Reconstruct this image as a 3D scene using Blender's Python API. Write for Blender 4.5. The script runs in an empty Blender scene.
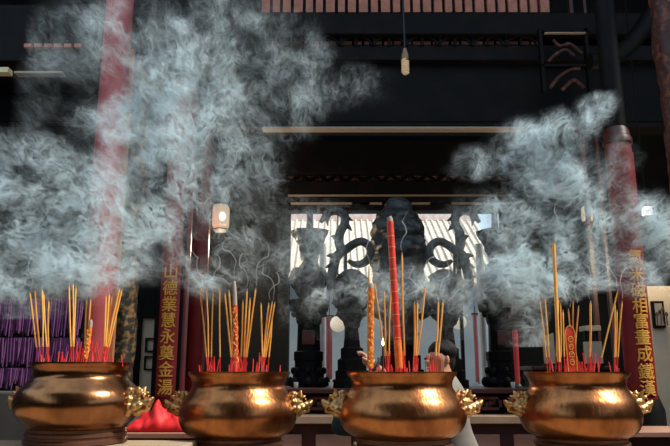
import bpy, bmesh, math, random
from mathutils import Vector, Matrix, noise as mnoise

random.seed(7)
SC = bpy.context.scene
COL = SC.collection
PI = math.pi

# ------------------------------------------------------------------ camera
F = 670.0
PITCH = math.radians(12.5)
CAMZ = 1.30
cd = bpy.data.cameras.new('camera')
cam = bpy.data.objects.new('camera', cd)
COL.objects.link(cam)
cd.sensor_width = 36.0
cd.lens = 36.0
cd.clip_start = 0.05
cd.clip_end = 200
cam.location = (0, 0, CAMZ)
cam.rotation_euler = (PI / 2 + PITCH, 0, 0)
SC.camera = cam

# ------------------------------------------------------------------ light
world = bpy.data.worlds.new('sky')
SC.world = world
world.use_nodes = True
bg = world.node_tree.nodes['Background']
bg.inputs['Color'].default_value = (0.50, 0.66, 0.80, 1)
bg.inputs['Strength'].default_value = 1.5
sd = bpy.data.lights.new('sun', 'SUN')
sd.energy = 5.0
sd.color = (1.0, 0.93, 0.82)
sd.angle = math.radians(8)
sun = bpy.data.objects.new('sun', sd)
COL.objects.link(sun)
SUN_TO = Vector((0.60, -0.16, 0.74)).normalized()
sun.rotation_euler = SUN_TO.to_track_quat('Z', 'Y').to_euler()
sun.location = (0, 2, 12)

vs = SC.view_settings
vs.view_transform = 'Standard'
vs.look = 'None'
vs.gamma = 1.0
vs.exposure = 0.0
vs.use_curve_mapping = False
SC.cycles.max_bounces = 6
SC.cycles.volume_bounces = 3
SC.cycles.transparent_max_bounces = 8
SC.cycles.volume_step_rate = 1.2
SC.cycles.volume_max_steps = 512


# ------------------------------------------------------------------ helpers
def at(u, v, Y):
    x = (u - 335.0) / F
    y = (223.0 - v) / F
    dy = math.cos(PITCH) - y * math.sin(PITCH)
    dz = math.sin(PITCH) + y * math.cos(PITCH)
    t = Y / dy
    return Vector((x * t, Y, CAMZ + dz * t))


def pxm(v, Y):
    """metres for one pixel at row v, distance Y"""
    y = (223.0 - v) / F
    return Y / (math.cos(PITCH) - y * math.sin(PITCH)) / F


class MB:
    def __init__(s):
        s.v, s.f = [], []

    def add(s, vs_, fs):
        b = len(s.v)
        s.v += [tuple(x) for x in vs_]
        s.f += [tuple(i + b for i in q) for q in fs]
        return s

    def box(s, lo, hi, rz=0.0, pivot=None):
        x0, y0, z0 = lo
        x1, y1, z1 = hi
        V = [Vector(p) for p in ((x0, y0, z0), (x1, y0, z0), (x1, y1, z0), (x0, y1, z0), (x0, y0, z1), (x1, y0, z1), (x1, y1, z1), (x0, y1, z1))]
        if rz:
            c = Vector(pivot) if pivot else Vector(((x0 + x1) / 2, (y0 + y1) / 2, 0))
            R = Matrix.Rotation(rz, 3, 'Z')
            V = [R @ (p - c) + c for p in V]
        return s.add(V, [(0, 3, 2, 1), (4, 5, 6, 7), (0, 1, 5, 4), (1, 2, 6, 5), (2, 3, 7, 6), (3, 0, 4, 7)])

    def lathe(s, prof, seg=48, c=(0, 0, 0), a0=0.0, close=True):
        n = len(prof)
        V, Fc = [], []
        for r, z in prof:
            for k in range(seg):
                a = a0 + 2 * PI * k / seg
                V.append((c[0] + r * math.cos(a), c[1] + r * math.sin(a), c[2] + z))
        for i in range(n - 1):
            for k in range(seg):
                k2 = (k + 1) % seg
                Fc.append((i * seg + k, i * seg + k2, (i + 1) * seg + k2, (i + 1) * seg + k))
        if close:
            Fc.append(tuple(reversed(range(seg))))
            Fc.append(tuple((n - 1) * seg + k for k in range(seg)))
        return s.add(V, Fc)

    def tube(s, pts, rad, seg=8, sy=1.0):
        pts = [Vector(p) for p in pts]
        n = len(pts)
        if not hasattr(rad, '__len__'):
            rad = [rad] * n
        V, Fc = [], []
        up = Vector((0, 1, 0))
        for i, p in enumerate(pts):
            t = (pts[min(i + 1, n - 1)] - pts[max(i - 1, 0)]).normalized()
            if abs(t.dot(up)) > 0.95:
                a = t.cross(Vector((1, 0, 0))).normalized()
            else:
                a = t.cross(up).normalized()
            b = t.cross(a).normalized()
            for k in range(seg):
                w = 2 * PI * k / seg
                V.append(p + a * math.cos(w) * rad[i] + b * math.sin(w) * rad[i] * sy)
        for i in range(n - 1):
            for k in range(seg):
                k2 = (k + 1) % seg
                Fc.append((i * seg + k, i * seg + k2, (i + 1) * seg + k2, (i + 1) * seg + k))
        Fc.append(tuple(reversed(range(seg))))
        Fc.append(tuple((n - 1) * seg + k for k in range(seg)))
        return s.add(V, Fc)

    def ball(s, c, r, seg=14, rings=9, rot=None):
        if not hasattr(r, '__len__'):
            r = (r, r, r)
        V, Fc = [], []
        c = Vector(c)
        for i in range(1, rings):
            th = PI * i / rings
            for k in range(seg):
                w = 2 * PI * k / seg
                q = Vector((r[0] * math.sin(th) * math.cos(w), r[1] * math.sin(th) * math.sin(w), r[2] * math.cos(th)))
                V.append(c + (rot @ q if rot else q))
        t = Vector((0, 0, r[2]))
        V.append(c + (rot @ t if rot else t))
        V.append(c - (rot @ t if rot else t))
        m = rings - 1
        for i in range(m - 1):
            for k in range(seg):
                k2 = (k + 1) % seg
                Fc.append((i * seg + k, (i + 1) * seg + k, (i + 1) * seg + k2, i * seg + k2))
        for k in range(seg):
            k2 = (k + 1) % seg
            Fc.append((m * seg, k, k2))
            Fc.append((m * seg + 1, (m - 1) * seg + k2, (m - 1) * seg + k))
        return s.add(V, Fc)

    def prism(s, poly, y0, y1):
        """outline in x,z extruded along y"""
        n = len(poly)
        V = [(x, y0, z) for x, z in poly] + [(x, y1, z) for x, z in poly]
        Fc = [tuple(range(n)), tuple(reversed(range(n, 2 * n)))]
        for i in range(n):
            j = (i + 1) % n
            Fc.append((i, n + i, n + j, j))
        return s.add(V, Fc)

    def mesh(s, name):
        me = bpy.data.meshes.new(name)
        me.from_pydata(s.v, [], s.f)
        bm = bmesh.new()
        bm.from_mesh(me)
        bmesh.ops.recalc_face_normals(bm, faces=bm.faces)
        bm.to_mesh(me)
        bm.free()
        return me

    def build(s, name, mat, parent=None, smooth=True, bevel=0.0, angle=40, loc=None):
        me = s.mesh(name)
        return link(name, me, mat, parent, smooth, bevel, angle, loc)


def link(name, me, mat, parent=None, smooth=True, bevel=0.0, angle=40, loc=None):
    me.materials.clear()
    me.materials.append(mat)
    o = bpy.data.objects.new(name, me)
    COL.objects.link(o)
    if smooth:
        for p in me.polygons:
            p.use_smooth = True
        me.set_sharp_from_angle(angle=math.radians(angle))
    if bevel:
        b = o.modifiers.new('bevel', 'BEVEL')
        b.width = bevel
        b.segments = 2
        b.limit_method = 'ANGLE'
    if loc is not None:
        o.location = loc
    if parent is not None:
        o.parent = parent
    return o


def baked(o, name):
    """the mesh of an object with its modifiers applied; removes the object"""
    dg = bpy.context.evaluated_depsgraph_get()
    dg.update()
    me = bpy.data.meshes.new_from_object(o.evaluated_get(dg))
    me.name = name
    bpy.data.objects.remove(o)
    return me


def organic(mb, name, voxel, smooth_it=6, factor=0.5):
    o = bpy.data.objects.new(name, mb.mesh(name))
    COL.objects.link(o)
    r = o.modifiers.new('r', 'REMESH')
    r.mode = 'VOXEL'
    r.voxel_size = voxel
    s = o.modifiers.new('s', 'SMOOTH')
    s.iterations = smooth_it
    s.factor = factor
    return baked(o, name)


def tag(o, label=None, cat=None, group=None, kind=None):
    if label:
        o['label'] = label
    if cat:
        o['category'] = cat
    if group:
        o['group'] = group
    if kind:
        o['kind'] = kind
    return o


def thing(name, loc, label, cat, group=None, rz=0.0):
    o = bpy.data.objects.new(name, None)
    COL.objects.link(o)
    o.location = loc
    o.rotation_euler = (0, 0, rz)
    o.empty_display_size = 0.05
    return tag(o, label, cat, group)


def struct(name, mb, mat, smooth=False, bevel=0.0, parent=None):
    o = mb.build(name, mat, parent, smooth, bevel)
    if parent is None:
        o['kind'] = 'structure'
    return o


# ------------------------------------------------------------------ materials
def mat(name, base, rough=0.6, metal=0.0, var=0.0, scale=8.0, col2=None, bump=0.0, bscale=40.0, stretch=(1, 1, 1), lo=0.4, hi=0.65, emit=None, estr=0.0, spec=0.5, coat=0.0):
    m = bpy.data.materials.new(name)
    m.use_nodes = True
    nt = m.node_tree
    b = nt.nodes['Principled BSDF']
    b.inputs['Base Color'].default_value = (*base, 1)
    b.inputs['Roughness'].default_value = rough
    b.inputs['Metallic'].default_value = metal
    b.inputs['Specular IOR Level'].default_value = spec
    b.inputs['Coat Weight'].default_value = coat
    if emit:
        b.inputs['Emission Color'].default_value = (*emit, 1)
        b.inputs['Emission Strength'].default_value = estr
    if col2 is not None or bump:
        tc = nt.nodes.new('ShaderNodeTexCoord')
        mp = nt.nodes.new('ShaderNodeMapping')
        mp.inputs['Scale'].default_value = stretch
        nt.links.new(tc.outputs['Object'], mp.inputs['Vector'])
    if col2 is not None:
        nz = nt.nodes.new('ShaderNodeTexNoise')
        nz.inputs['Scale'].default_value = scale
        nz.inputs['Detail'].default_value = 5
        nt.links.new(mp.outputs[0], nz.inputs['Vector'])
        rp = nt.nodes.new('ShaderNodeValToRGB')
        rp.color_ramp.elements[0].position = lo
        rp.color_ramp.elements[1].position = hi
        rp.color_ramp.elements[0].color = (*base, 1)
        rp.color_ramp.elements[1].color = (*col2, 1)
        nt.links.new(nz.outputs[0], rp.inputs[0])
        nt.links.new(rp.outputs[0], b.inputs['Base Color'])
    if bump:
        n2 = nt.nodes.new('ShaderNodeTexNoise')
        n2.inputs['Scale'].default_value = bscale
        n2.inputs['Detail'].default_value = 4
        nt.links.new(mp.outputs[0], n2.inputs['Vector'])
        bp = nt.nodes.new('ShaderNodeBump')
        bp.inputs['Strength'].default_value = bump
        bp.inputs['Distance'].default_value = 0.01
        nt.links.new(n2.outputs[0], bp.inputs['Height'])
        nt.links.new(bp.outputs[0], b.inputs['Normal'])
    return m


M = {}
M['brass'] = mat('polished_brass', (0.45, 0.18, 0.066), 0.30, 1.0, col2=(0.23, 0.085, 0.034), scale=11, stretch=(1, 1, 0.3), bump=0.16, bscale=60, lo=0.42, hi=0.68)
M['brass_dark'] = mat('brown_brass', (0.38, 0.165, 0.07), 0.25, 1.0, col2=(0.20, 0.085, 0.038), scale=9, stretch=(1, 1, 0.35), bump=0.10, bscale=60)
M['foot'] = mat('tarnished_bronze_foot', (0.10, 0.045, 0.028), 0.5, 0.5, col2=(0.15, 0.065, 0.04), scale=14)
M['gold'] = mat('golden_brass_casting', (0.64, 0.40, 0.18), 0.46, 1.0, col2=(0.36, 0.20, 0.085), scale=30, bump=0.10, bscale=90, lo=0.45, hi=0.7)
M['ash'] = mat('grey_incense_ash', (0.42, 0.38, 0.33), 0.95, col2=(0.3, 0.26, 0.22), scale=60, bump=0.5, bscale=120)
M['joss'] = mat('orange_incense_paste', (0.98, 0.43, 0.07), 0.75, col2=(1.0, 0.55, 0.14), scale=30)
M['joss_pale'] = mat('ochre_incense_paste', (0.78, 0.34, 0.07), 0.8, col2=(0.84, 0.43, 0.13), scale=30)
M['stem'] = mat('red_bamboo_stem', (0.75, 0.025, 0.02), 0.6, col2=(0.82, 0.06, 0.05), scale=30)
M['stem_pink'] = mat('pink_bamboo_stem', (0.78, 0.10, 0.12), 0.6)
M['burnt'] = mat('grey_burnt_tip', (0.42, 0.34, 0.28), 0.9)
M['redpaper'] = mat('red_paper_wrap', (0.72, 0.03, 0.02), 0.55, col2=(0.80, 0.07, 0.03), scale=40)
M['goldprint'] = mat('gold_print', (0.85, 0.45, 0.06), 0.5)
M['orangewrap'] = mat('orange_wrap', (0.88, 0.24, 0.03), 0.55, col2=(0.80, 0.10, 0.02), scale=90)
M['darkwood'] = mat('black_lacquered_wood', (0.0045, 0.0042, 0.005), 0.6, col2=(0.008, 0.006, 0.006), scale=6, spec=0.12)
M['redwood'] = mat('dark_red_lacquered_wood', (0.075, 0.016, 0.012), 0.45, col2=(0.05, 0.018, 0.014), scale=7)
M['redpost'] = mat('deep_red_lacquer', (0.24, 0.014, 0.013), 0.5, col2=(0.18, 0.012, 0.012), scale=4, spec=0.3)
M['redlacq'] = mat('red_lacquer', (0.36, 0.025, 0.022), 0.40, col2=(0.28, 0.02, 0.02), scale=4)
M['redcol'] = mat('pinkish_red_paint', (0.42, 0.055, 0.06), 0.55, col2=(0.34, 0.04, 0.045), scale=5)  # slightly pinkish red with soft random variation
M['terracotta'] = mat('terracotta_tile', (0.54, 0.20, 0.135), 0.8, col2=(0.40, 0.15, 0.10), scale=12)
M['pale_edge'] = mat('pale_edge_strip', (0.34, 0.26, 0.19), 0.6)  # carries the light on lit beam edges in its pale colour
M['cream_edge'] = mat('cream_lit_edge', (0.72, 0.58, 0.36), 0.6)  # light on a beam edge put into the cream colour
M['bronze'] = mat('blackened_bronze', (0.022, 0.026, 0.028), 0.45, 0.3, col2=(0.05, 0.055, 0.055), scale=20, bump=0.5, bscale=30)
M['floor'] = mat('grey_stone_paving', (0.30, 0.27, 0.24), 0.75, col2=(0.24, 0.22, 0.20), scale=3, bump=0.2)
M['wall'] = mat('near_black_plaster', (0.012, 0.013, 0.015), 0.9, col2=(0.008, 0.009, 0.010), scale=2, spec=0.2)  # near-black, almost even plaster tone
M['courtwall'] = mat('weathered_red_brown_plaster', (0.16, 0.075, 0.055), 0.85, col2=(0.12, 0.06, 0.05), scale=2)
M['rearwall'] = mat('hazy_grey_blue_plaster', (0.36, 0.42, 0.45), 0.85, col2=(0.30, 0.36, 0.40), scale=3)  # blue-grey haze of the rear court put into the wall colour
M['white'] = mat('whitewash', (0.78, 0.76, 0.72), 0.8, col2=(0.66, 0.64, 0.6), scale=6)
M['rooftile'] = mat('pale_grey_roof_tile', (0.78, 0.70, 0.60), 0.8, col2=(0.60, 0.50, 0.40), scale=9)
M['ridge'] = mat('pink_ridge_plaster', (0.80, 0.52, 0.46), 0.8, col2=(0.85, 0.78, 0.72), scale=8)
M['stone'] = mat('beige_speckled_stone', (0.46, 0.35, 0.23), 0.7, col2=(0.34, 0.25, 0.16), scale=80, bump=0.2, bscale=150)
M['pinkwood'] = mat('pinkish_brown_board', (0.40, 0.20, 0.14), 0.55, col2=(0.32, 0.15, 0.10), scale=8, stretch=(0.3, 1, 1))
M['tableledge'] = mat('worn_tan_ledge', (0.44, 0.28, 0.18), 0.5, col2=(0.36, 0.22, 0.14), scale=6)
M['redcloth'] = mat('bright_red_cloth', (0.70, 0.012, 0.015), 0.6)
M['purple'] = mat('purple_fringe', (0.15, 0.04, 0.145), 0.85, col2=(0.10, 0.028, 0.10), scale=20)
M['greystone'] = mat('dark_grey_stone', (0.060, 0.052, 0.045), 0.85, col2=(0.045, 0.040, 0.036), scale=6)
M['moss'] = mat('mossy_gilded_carving', (0.030, 0.030, 0.020), 0.7, col2=(0.36, 0.19, 0.06), scale=22, lo=0.48, hi=0.62)
M['redcarve'] = mat('red_lit_spot_carving', (0.045, 0.010, 0.008), 0.6, col2=(0.20, 0.05, 0.02), scale=20, lo=0.5, hi=0.68)  # lit spots of the carved column put into the lighter noise colour
M['orangewood'] = mat('orange_brown_wood', (0.52, 0.21, 0.10), 0.55, col2=(0.42, 0.17, 0.09), scale=6)
M['beige'] = mat('beige_plaster', (0.72, 0.60, 0.43), 0.8, col2=(0.64, 0.53, 0.38), scale=5)
M['paper'] = mat('pale_paper', (0.40, 0.35, 0.28), 0.7)
M['goldpaint'] = mat('gold_paint', (0.90, 0.45, 0.07), 0.5, 0.1)
M['bulb'] = mat('cream_glass_tube', (0.80, 0.58, 0.36), 0.35, emit=(1.0, 0.62, 0.32), estr=0.10)
M['bulbcap'] = mat('brown_plastic_cap', (0.30, 0.18, 0.10), 0.5)
M['cord'] = mat('black_cord', (0.012, 0.012, 0.013), 0.6)
M['lampglass'] = mat('warm_lantern_glass', (0.75, 0.66, 0.48), 0.5, emit=(1.0, 0.78, 0.46), estr=0.35)
M['lampcore'] = mat('lit_bulb', (1, 0.95, 0.8), 0.5, emit=(1.0, 0.88, 0.62), estr=2.2)
M['lampwhite'] = mat('lit_white_lamp', (1, 1, 1), 0.5, emit=(1.0, 0.97, 0.92), estr=1.6)
M['globe'] = mat('frosted_globe', (0.85, 0.78, 0.66), 0.5, emit=(1.0, 0.88, 0.70), estr=0.30)
M['flame'] = mat('flame', (1, 0.8, 0.4), 0.5, emit=(1.0, 0.72, 0.30), estr=6.0)
M['blackwax'] = mat('black_wick', (0.02, 0.015, 0.012), 0.7)
M['skin'] = mat('skin', (0.52, 0.25, 0.17), 0.55)
M['hair'] = mat('black_hair', (0.010, 0.009, 0.009), 0.7, spec=0.25, bump=0.6, bscale=90, stretch=(1, 1, 0.2))
M['shirt'] = mat('grey_cotton', (0.26, 0.24, 0.21), 0.85, col2=(0.22, 0.20, 0.18), scale=25)
M['trousers'] = mat('dark_trousers', (0.04, 0.04, 0.05), 0.85)
M['bag'] = mat('dark_teal_cloth', (0.010, 0.030, 0.034), 0.8)
M['banner'] = mat('hazed_red_cloth', (0.58, 0.13, 0.13), 0.8)  # haze in front of the banners put into the paler red
M['candle'] = mat('red_candle_wax', (0.62, 0.05, 0.05), 0.5)

# ------------------------------------------------------------------ the setting
struct('floor', MB().box((-7, -5, -0.2), (7, 18, 0.0)), M['floor'])
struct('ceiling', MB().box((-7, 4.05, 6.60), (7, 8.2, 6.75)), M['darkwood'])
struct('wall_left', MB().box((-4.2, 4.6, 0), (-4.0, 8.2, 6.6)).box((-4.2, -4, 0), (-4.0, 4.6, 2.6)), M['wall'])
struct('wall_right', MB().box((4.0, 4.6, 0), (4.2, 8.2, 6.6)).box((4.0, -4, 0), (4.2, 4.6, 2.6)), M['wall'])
struct('wall_front', MB().box((-4.0, -4.2, 0), (4.0, -4.0, 5.0)), M['courtwall'])  # unseen wall behind the camera, added to darken what the burners reflect
# unseen roof behind and above the camera, added to darken the burners' reflections
struct('trim_7', MB().box((-4.0, -4.0, 4.4), (4.0, 1.1, 4.55)), M['darkwood'])

WY = 7.60
o0, o1 = at(289, 300, WY).x, at(507, 300, WY).x
ztop = at(398, 210, WY).z
mb = MB()
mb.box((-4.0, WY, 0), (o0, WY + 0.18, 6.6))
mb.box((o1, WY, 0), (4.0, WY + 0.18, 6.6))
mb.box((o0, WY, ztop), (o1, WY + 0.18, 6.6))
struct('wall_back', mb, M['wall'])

# rear lintel mouldings: terracotta fretwork band and pale edges
def hband(name, u0, u1, v0, v1, Y, dep, material, kind='structure'):
    a, b = at(u0, v0, Y), at(u1, v1, Y)
    m_ = MB().box((a.x, Y, b.z), (b.x, Y + dep, a.z))
    o = struct(name, m_, material)
    return o


def hboxz(mb, u0, u1, v0, v1, Y, dep):
    a, b = at(u0, (v0 + v1) / 2, Y), at(u1, (v0 + v1) / 2, Y)
    z1, z0 = at(0, v0, Y).z, at(0, v1, Y).z
    mb.box((a.x, Y, z0), (b.x, Y + dep, z1))
    return a.x, b.x, z0, z1


# --- main beams of the hall
BY = 5.80
mb = MB()
hboxz(mb, -260, 930, 12.5, 34, BY - 0.08, 0.30)
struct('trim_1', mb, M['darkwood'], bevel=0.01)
mb = MB()
hboxz(mb, -260, 930, 45, 60, BY, 0.20)
hboxz(mb, -260, 930, 60, 122, BY + 0.10, 0.12)
hboxz(mb, -260, 930, 122, 126.5, BY, 0.25)
struct('trim_2', mb, M['darkwood'], bevel=0.008)
mb = MB()
hboxz(mb, 262, 524, 126.6, 128.6, BY - 0.04, 0.10)
struct('trim_3', mb, M['pale_edge'])  # lit lower edge of the beam, put in as a pale strip
mb = MB()
hboxz(mb, -30, 8, 67, 72, 5.07, 0.08)
struct('trim_4', mb, M['cream_edge'])  # lit beam edge at far left, put in as a cream strip
mb = MB()
hboxz(mb, 14, 62, 71, 73, 5.07, 0.08)
struct('trim_5', mb, M['pale_edge'])  # thin lit edge of the left beam, put in as a pale strip
# cross beam carrying the columns of the left bay
mb = MB()
xa, xb = -4.0, at(236, 40, 5.2).x
mb.box((xa, 5.14, at(0, 64, 5.2).z), (xb, 5.80, at(0, 8, 5.2).z))
struct('trim_31', mb, M['darkwood'], bevel=0.01)
# lit clerestory strips: terracotta boards between short rafters
mb = MB()
u = 262
while u < 548:
    w = random.choice((10, 11, 12))
    hboxz(mb, u, u + w - 3.2, -14, 12, BY + 0.03, 0.05)
    u += w
struct('trim_8', mb, M['terracotta'])
mb = MB()
u = 272
while u < 532:
    w = random.choice((9, 10, 11, 12))
    hboxz(mb, u, u + w - 2.2, 34.5, 44.5, BY + 0.06, 0.05)
    u += w
for k in range(6):
    hboxz(mb, 24 + k * 10, 24 + k * 10 + 7, 43.5, 47.0, 5.10, 0.045)
struct('trim_9', mb, M['terracotta'])
# arched brackets in front of the lower strip
mb = MB()
for k in range(8):
    uc = 290 + k * 33
    pts = []
    for j in range(9):
        a = PI * j / 8
        pts.append(at(uc + 15 * math.cos(a), 45.0 - 8.5 * math.sin(a), BY - 0.01))
    mb.tube(pts, 0.014, 6)
    for du in (-15, 0):
        mb.tube([at(uc + du, 46, BY - 0.01), at(uc + du, 33, BY - 0.01)], 0.016, 6)
struct('trim_10', mb, M['darkwood'], smooth=True)

# --- rear lintel
mb = MB()
hboxz(mb, 200, 600, 140, 173.5, WY - 0.22, 0.2)
hboxz(mb, 200, 600, 181, 194, WY - 0.22, 0.2)
hboxz(mb, 200, 600, 196.5, 202, WY - 0.20, 0.18)
hboxz(mb, 200, 600, 204, 210.5, WY - 0.20, 0.18)
struct('trim_11', mb, M['darkwood'], bevel=0.008)
mb = MB()
u = 288
while u < 512:
    hboxz(mb, u, u + 6.5, 174, 180.5, WY - 0.12, 0.05)
    u += 7.6
struct('trim_12', mb, M['terracotta'])
mb = MB()
for k in range(13):
    uc = 292 + k * 18
    pts = [at(uc + 8.5 * math.cos(PI * j / 8), 173.5 + 6.5 * math.sin(PI * j / 8), WY - 0.16) for j in range(9)]
    mb.tube(pts, 0.012, 6)
    pts = [at(uc + 9 + 8.5 * math.cos(PI * j / 8), 181 - 5 * math.sin(PI * j / 8), WY - 0.15) for j in range(9)]
    mb.tube(pts, 0.010, 6)
struct('trim_13', mb, M['darkwood'], smooth=True)
mb = MB()
hboxz(mb, 288, 512, 194.6, 195.6, WY - 0.24, 0.06)
for a, b in ((291, 352), (370, 382), (388, 398), (412, 430), (452, 510)):
    hboxz(mb, a, b, 202.4, 204.0, WY - 0.24, 0.06)
struct('trim_14', mb, M['pale_edge'])
# posts in the rear opening
mb = MB()
for uc, w in ((346, 3), (462, 3)):
    hboxz(mb, uc - w / 2, uc + w / 2, 250, 392, WY, 0.06)
struct('trim_15', mb, M['darkwood'])

# --- rear courtyard
EY, RY = 10.8, 13.6
ez, rz_ = at(0, 283, EY).z, at(0, 219, RY).z
hx = 2.9
mb = MB()
nrib = 48
sl = (rz_ - ez) / (RY - EY)
V, Fc = [], []
mb.add([(-hx, EY, ez - 0.06), (hx, EY, ez - 0.06), (hx, RY, rz_ - 0.06), (-hx, RY, rz_ - 0.06), (-hx, EY, ez), (hx, EY, ez), (hx, RY, rz_), (-hx, RY, rz_)],
       [(0, 3, 2, 1), (4, 5, 6, 7), (0, 1, 5, 4), (1, 2, 6, 5), (2, 3, 7, 6), (3, 0, 4, 7)])
for k in range(nrib):
    x = -hx + (k + 0.5) * 2 * hx / nrib
    n = 15
    pts = []
    for j in range(n):
        t = j / (n - 1)
        pts.append((x, EY - 0.05 + (RY - EY) * t, ez + (rz_ - ez) * t - 0.010))
    mb.tube(pts, [0.019 + 0.003 * ((j % 2)) for j in range(n)], 8)
struct('trim_16', mb, M['rooftile'], smooth=True)
mb = MB().box((-hx, RY - 0.12, rz_ - 0.06), (hx, RY + 0.15, rz_ + 0.13))
struct('trim_17', mb, M['ridge'])
mb = MB().box((-3.6, RY - 0.05, rz_ + 0.13), (3.6, RY + 0.10, rz_ + 0.8))
struct('trim_18', mb, M['white'])
struct('wall_rear', MB().box((-hx, 10.86, 0), (hx, 11.0, ez - 0.03)), M['rearwall'])
struct('wall_rear_left', MB().box((-hx - 0.15, 7.8, 0), (-hx, 14, 1.2)), M['rearwall'])
struct('wall_rear_right', MB().box((hx, 7.8, 0), (hx + 0.15, 14, 1.2)), M['rearwall'])
mb = MB()
for a, b in ((319, 326), (480, 488), (384, 392), (410, 418)):
    x0, x1 = at(a, 350, 9.0).x, at(b, 350, 9.0).x
    mb = MB().lathe([(abs(x1 - x0) / 2, 0), (abs(x1 - x0) / 2, 3.0)], 20, ((x0 + x1) / 2, 9.0, 0))
    struct('trim_19', mb, M['white'], smooth=True)


# hanging red banners on the white columns
def banner(u0, u1, v0, v1, Y, label):
    a, b = at(u0, v0, Y), at(u1, v1, Y)
    n = 10
    V, Fc = [], []
    for i in range(n + 1):
        t = i / n
        z = a.z + (b.z - a.z) * t
        for x, dy in ((a.x, 0.0), ((a.x + b.x) / 2, 0.02), (b.x, 0.0)):
            V.append((x, Y - dy + 0.008 * math.sin(t * 9), z))
    for i in range(n):
        for k in range(2):
            Fc.append((i * 3 + k, i * 3 + k + 1, i * 3 + k + 4, i * 3 + k + 3))
    t = thing('cloth_banner', ((a.x + b.x) / 2, Y, a.z), label, 'banner', 'red banners in the rear court')
    o = MB().add([(x - t.location.x, y - t.location.y, z - t.location.z) for x, y, z in V], Fc).build('cloth', M['banner'], t)
    s = o.modifiers.new('solid', 'SOLIDIFY')
    s.thickness = 0.006
    MB().tube([(a.x - 0.02 - t.location.x, 0, 0), (b.x + 0.02 - t.location.x, 0, 0)], 0.012, 8).build('rod', M['darkwood'], t)
    MB().tube([(0, 0, 0), (0, 0.0, 0.25), (0.09 if u0 > 400 else -0.08, 0.17, 0.30)], 0.005, 6).build('hook', M['darkwood'], t)
    return t


banner(326.5, 332, 316, 379, 8.85, 'narrow red banner beside the white column left of the centre altar set')
banner(473, 479.5, 314, 384, 8.85, 'narrow red banner beside the white column right of the centre altar set')


# frosted globe lamps
def globe_lamp(u, v, r, Y, label):
    p = at(u, v, Y)
    R = r * pxm(v, Y)
    t = thing('globe_lamp', p, label, 'lamp', 'round globe lamps in the rear court')
    MB().ball((0, 0, 0), R, 24, 14).build('globe', M['globe'], t)
    MB().lathe([(R * 0.35, R * 0.9), (R * 0.35, R * 1.15), (R * 0.12, R * 1.25)], 16).build('cap', M['darkwood'], t)
    MB().tube([(0, 0, R * 1.2), (0, 0, 6.6 - p.z)], 0.008, 6).build('rod', M['darkwood'], t)
    return t


globe_lamp(338, 324, 8, 8.05, 'round white globe lamp left of the centre bronze vessels')
globe_lamp(459, 322, 7.5, 8.05, 'round white globe lamp right of the centre bronze vessels')

# ------------------------------------------------------------------ altar in the hall
AY = 5.15     # front face
AB = 6.1      # back
zt = at(0, 388.5, AY).z
zl0, zl1 = at(0, 424, AY - 0.18).z, at(0, 416, AY - 0.18).z
ax0, ax1 = at(262, 400, AY).x, at(548, 400, AY).x
alt = thing('altar_table', ((ax0 + ax1) / 2, AY, 0), 'long dark carved altar table with a tan ledge carrying the black bronze vessels', 'altar table')


def loc_(p, t):
    return (p[0] - t.location.x, p[1] - t.location.y, p[2] - t.location.z)


def pbox(mb, lo, hi, t):
    return mb.box(loc_(lo, t), loc_(hi, t))


pbox(MB(), (ax0, AY - 0.02, zt - 0.035), (ax1, AB, zt), alt).build('tabletop', M['redwood'], alt, False, 0.006)
mb = MB()
pbox(mb, (ax0 + 0.02, AY + 0.04, zl1), (ax1 - 0.02, AB - 0.05, zt - 0.035), alt)
mb.build('carcass', M['darkwood'], alt, False)
zc0, zc1 = zl1 + 0.03, zt - 0.06
npan = 7
pw = (ax1 - ax0 - 0.08) / npan
for k in range(npan):
    x0 = ax0 + 0.04 + k * pw
    mb = MB()
    for (a, b, c, d) in ((0.01, pw - 0.01, zc0, zc0 + 0.02), (0.01, pw - 0.01, zc1 - 0.02, zc1), (0.01, 0.03, zc0, zc1), (pw - 0.03, pw - 0.01, zc0, zc1)):
        pbox(mb, (x0 + a, AY + 0.01, c), (x0 + b, AY + 0.04, d), alt)
    # carved rosettes
    cz = (zc0 + zc1) / 2
    for j in range(7):
        t = (j - 3) / 3.4
        mb.ball(loc_((x0 + pw / 2 + t * (pw / 2 - 0.05), AY + 0.035, cz + 0.02 * math.cos(j * 2.2)), alt), (0.018, 0.014, 0.028), 8, 6)
    mb.build('carved_panel', M['redwood'], alt, True, 0, 30)
pbox(MB(), (ax0 - 0.05, AY - 0.18, zl0), (ax1 + 0.05, AY + 0.1, zl1), alt).build('ledge', M['tableledge'], alt, False, 0.006)
mb = MB()
pbox(mb, (ax0, AY - 0.12, 0.0), (ax1, AY + 0.1, zl0), alt)
mb.build('apron', M['redwood'], alt, False)
for k in range(6):
    w = (ax1 - ax0) / 6
    x0 = ax0 + k * w
    mb = MB()
    pbox(mb, (x0 + 0.05, AY - 0.14, 0.45), (x0 + w - 0.05, AY - 0.12, zl0 - 0.075), alt)
    mb.build('apron_panel', M['pinkwood'], alt, False, 0.006)


# --- tiered pedestals and bronze vessels
def carve(mb, amp, sc, seed=0):
    out = []
    for p in mb.v:
        n = mnoise.noise(Vector(p) * sc + Vector((seed * 3.1, seed, 0)))
        n2 = mnoise.noise(Vector(p) * sc * 2.3 + Vector((0, seed, 7)))
        d = 1 + amp * n + amp * 0.6 * n2
        out.append((p[0] * d, p[1] * d, p[2]))
    mb.v = out
    return mb


def prof_px(pts, uc, Y, zbase):
    """(half width px, v) -> (r, z) above zbase"""
    return [(h * pxm(v, Y), at(uc, v, Y).z - zbase) for h, v in pts]


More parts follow.
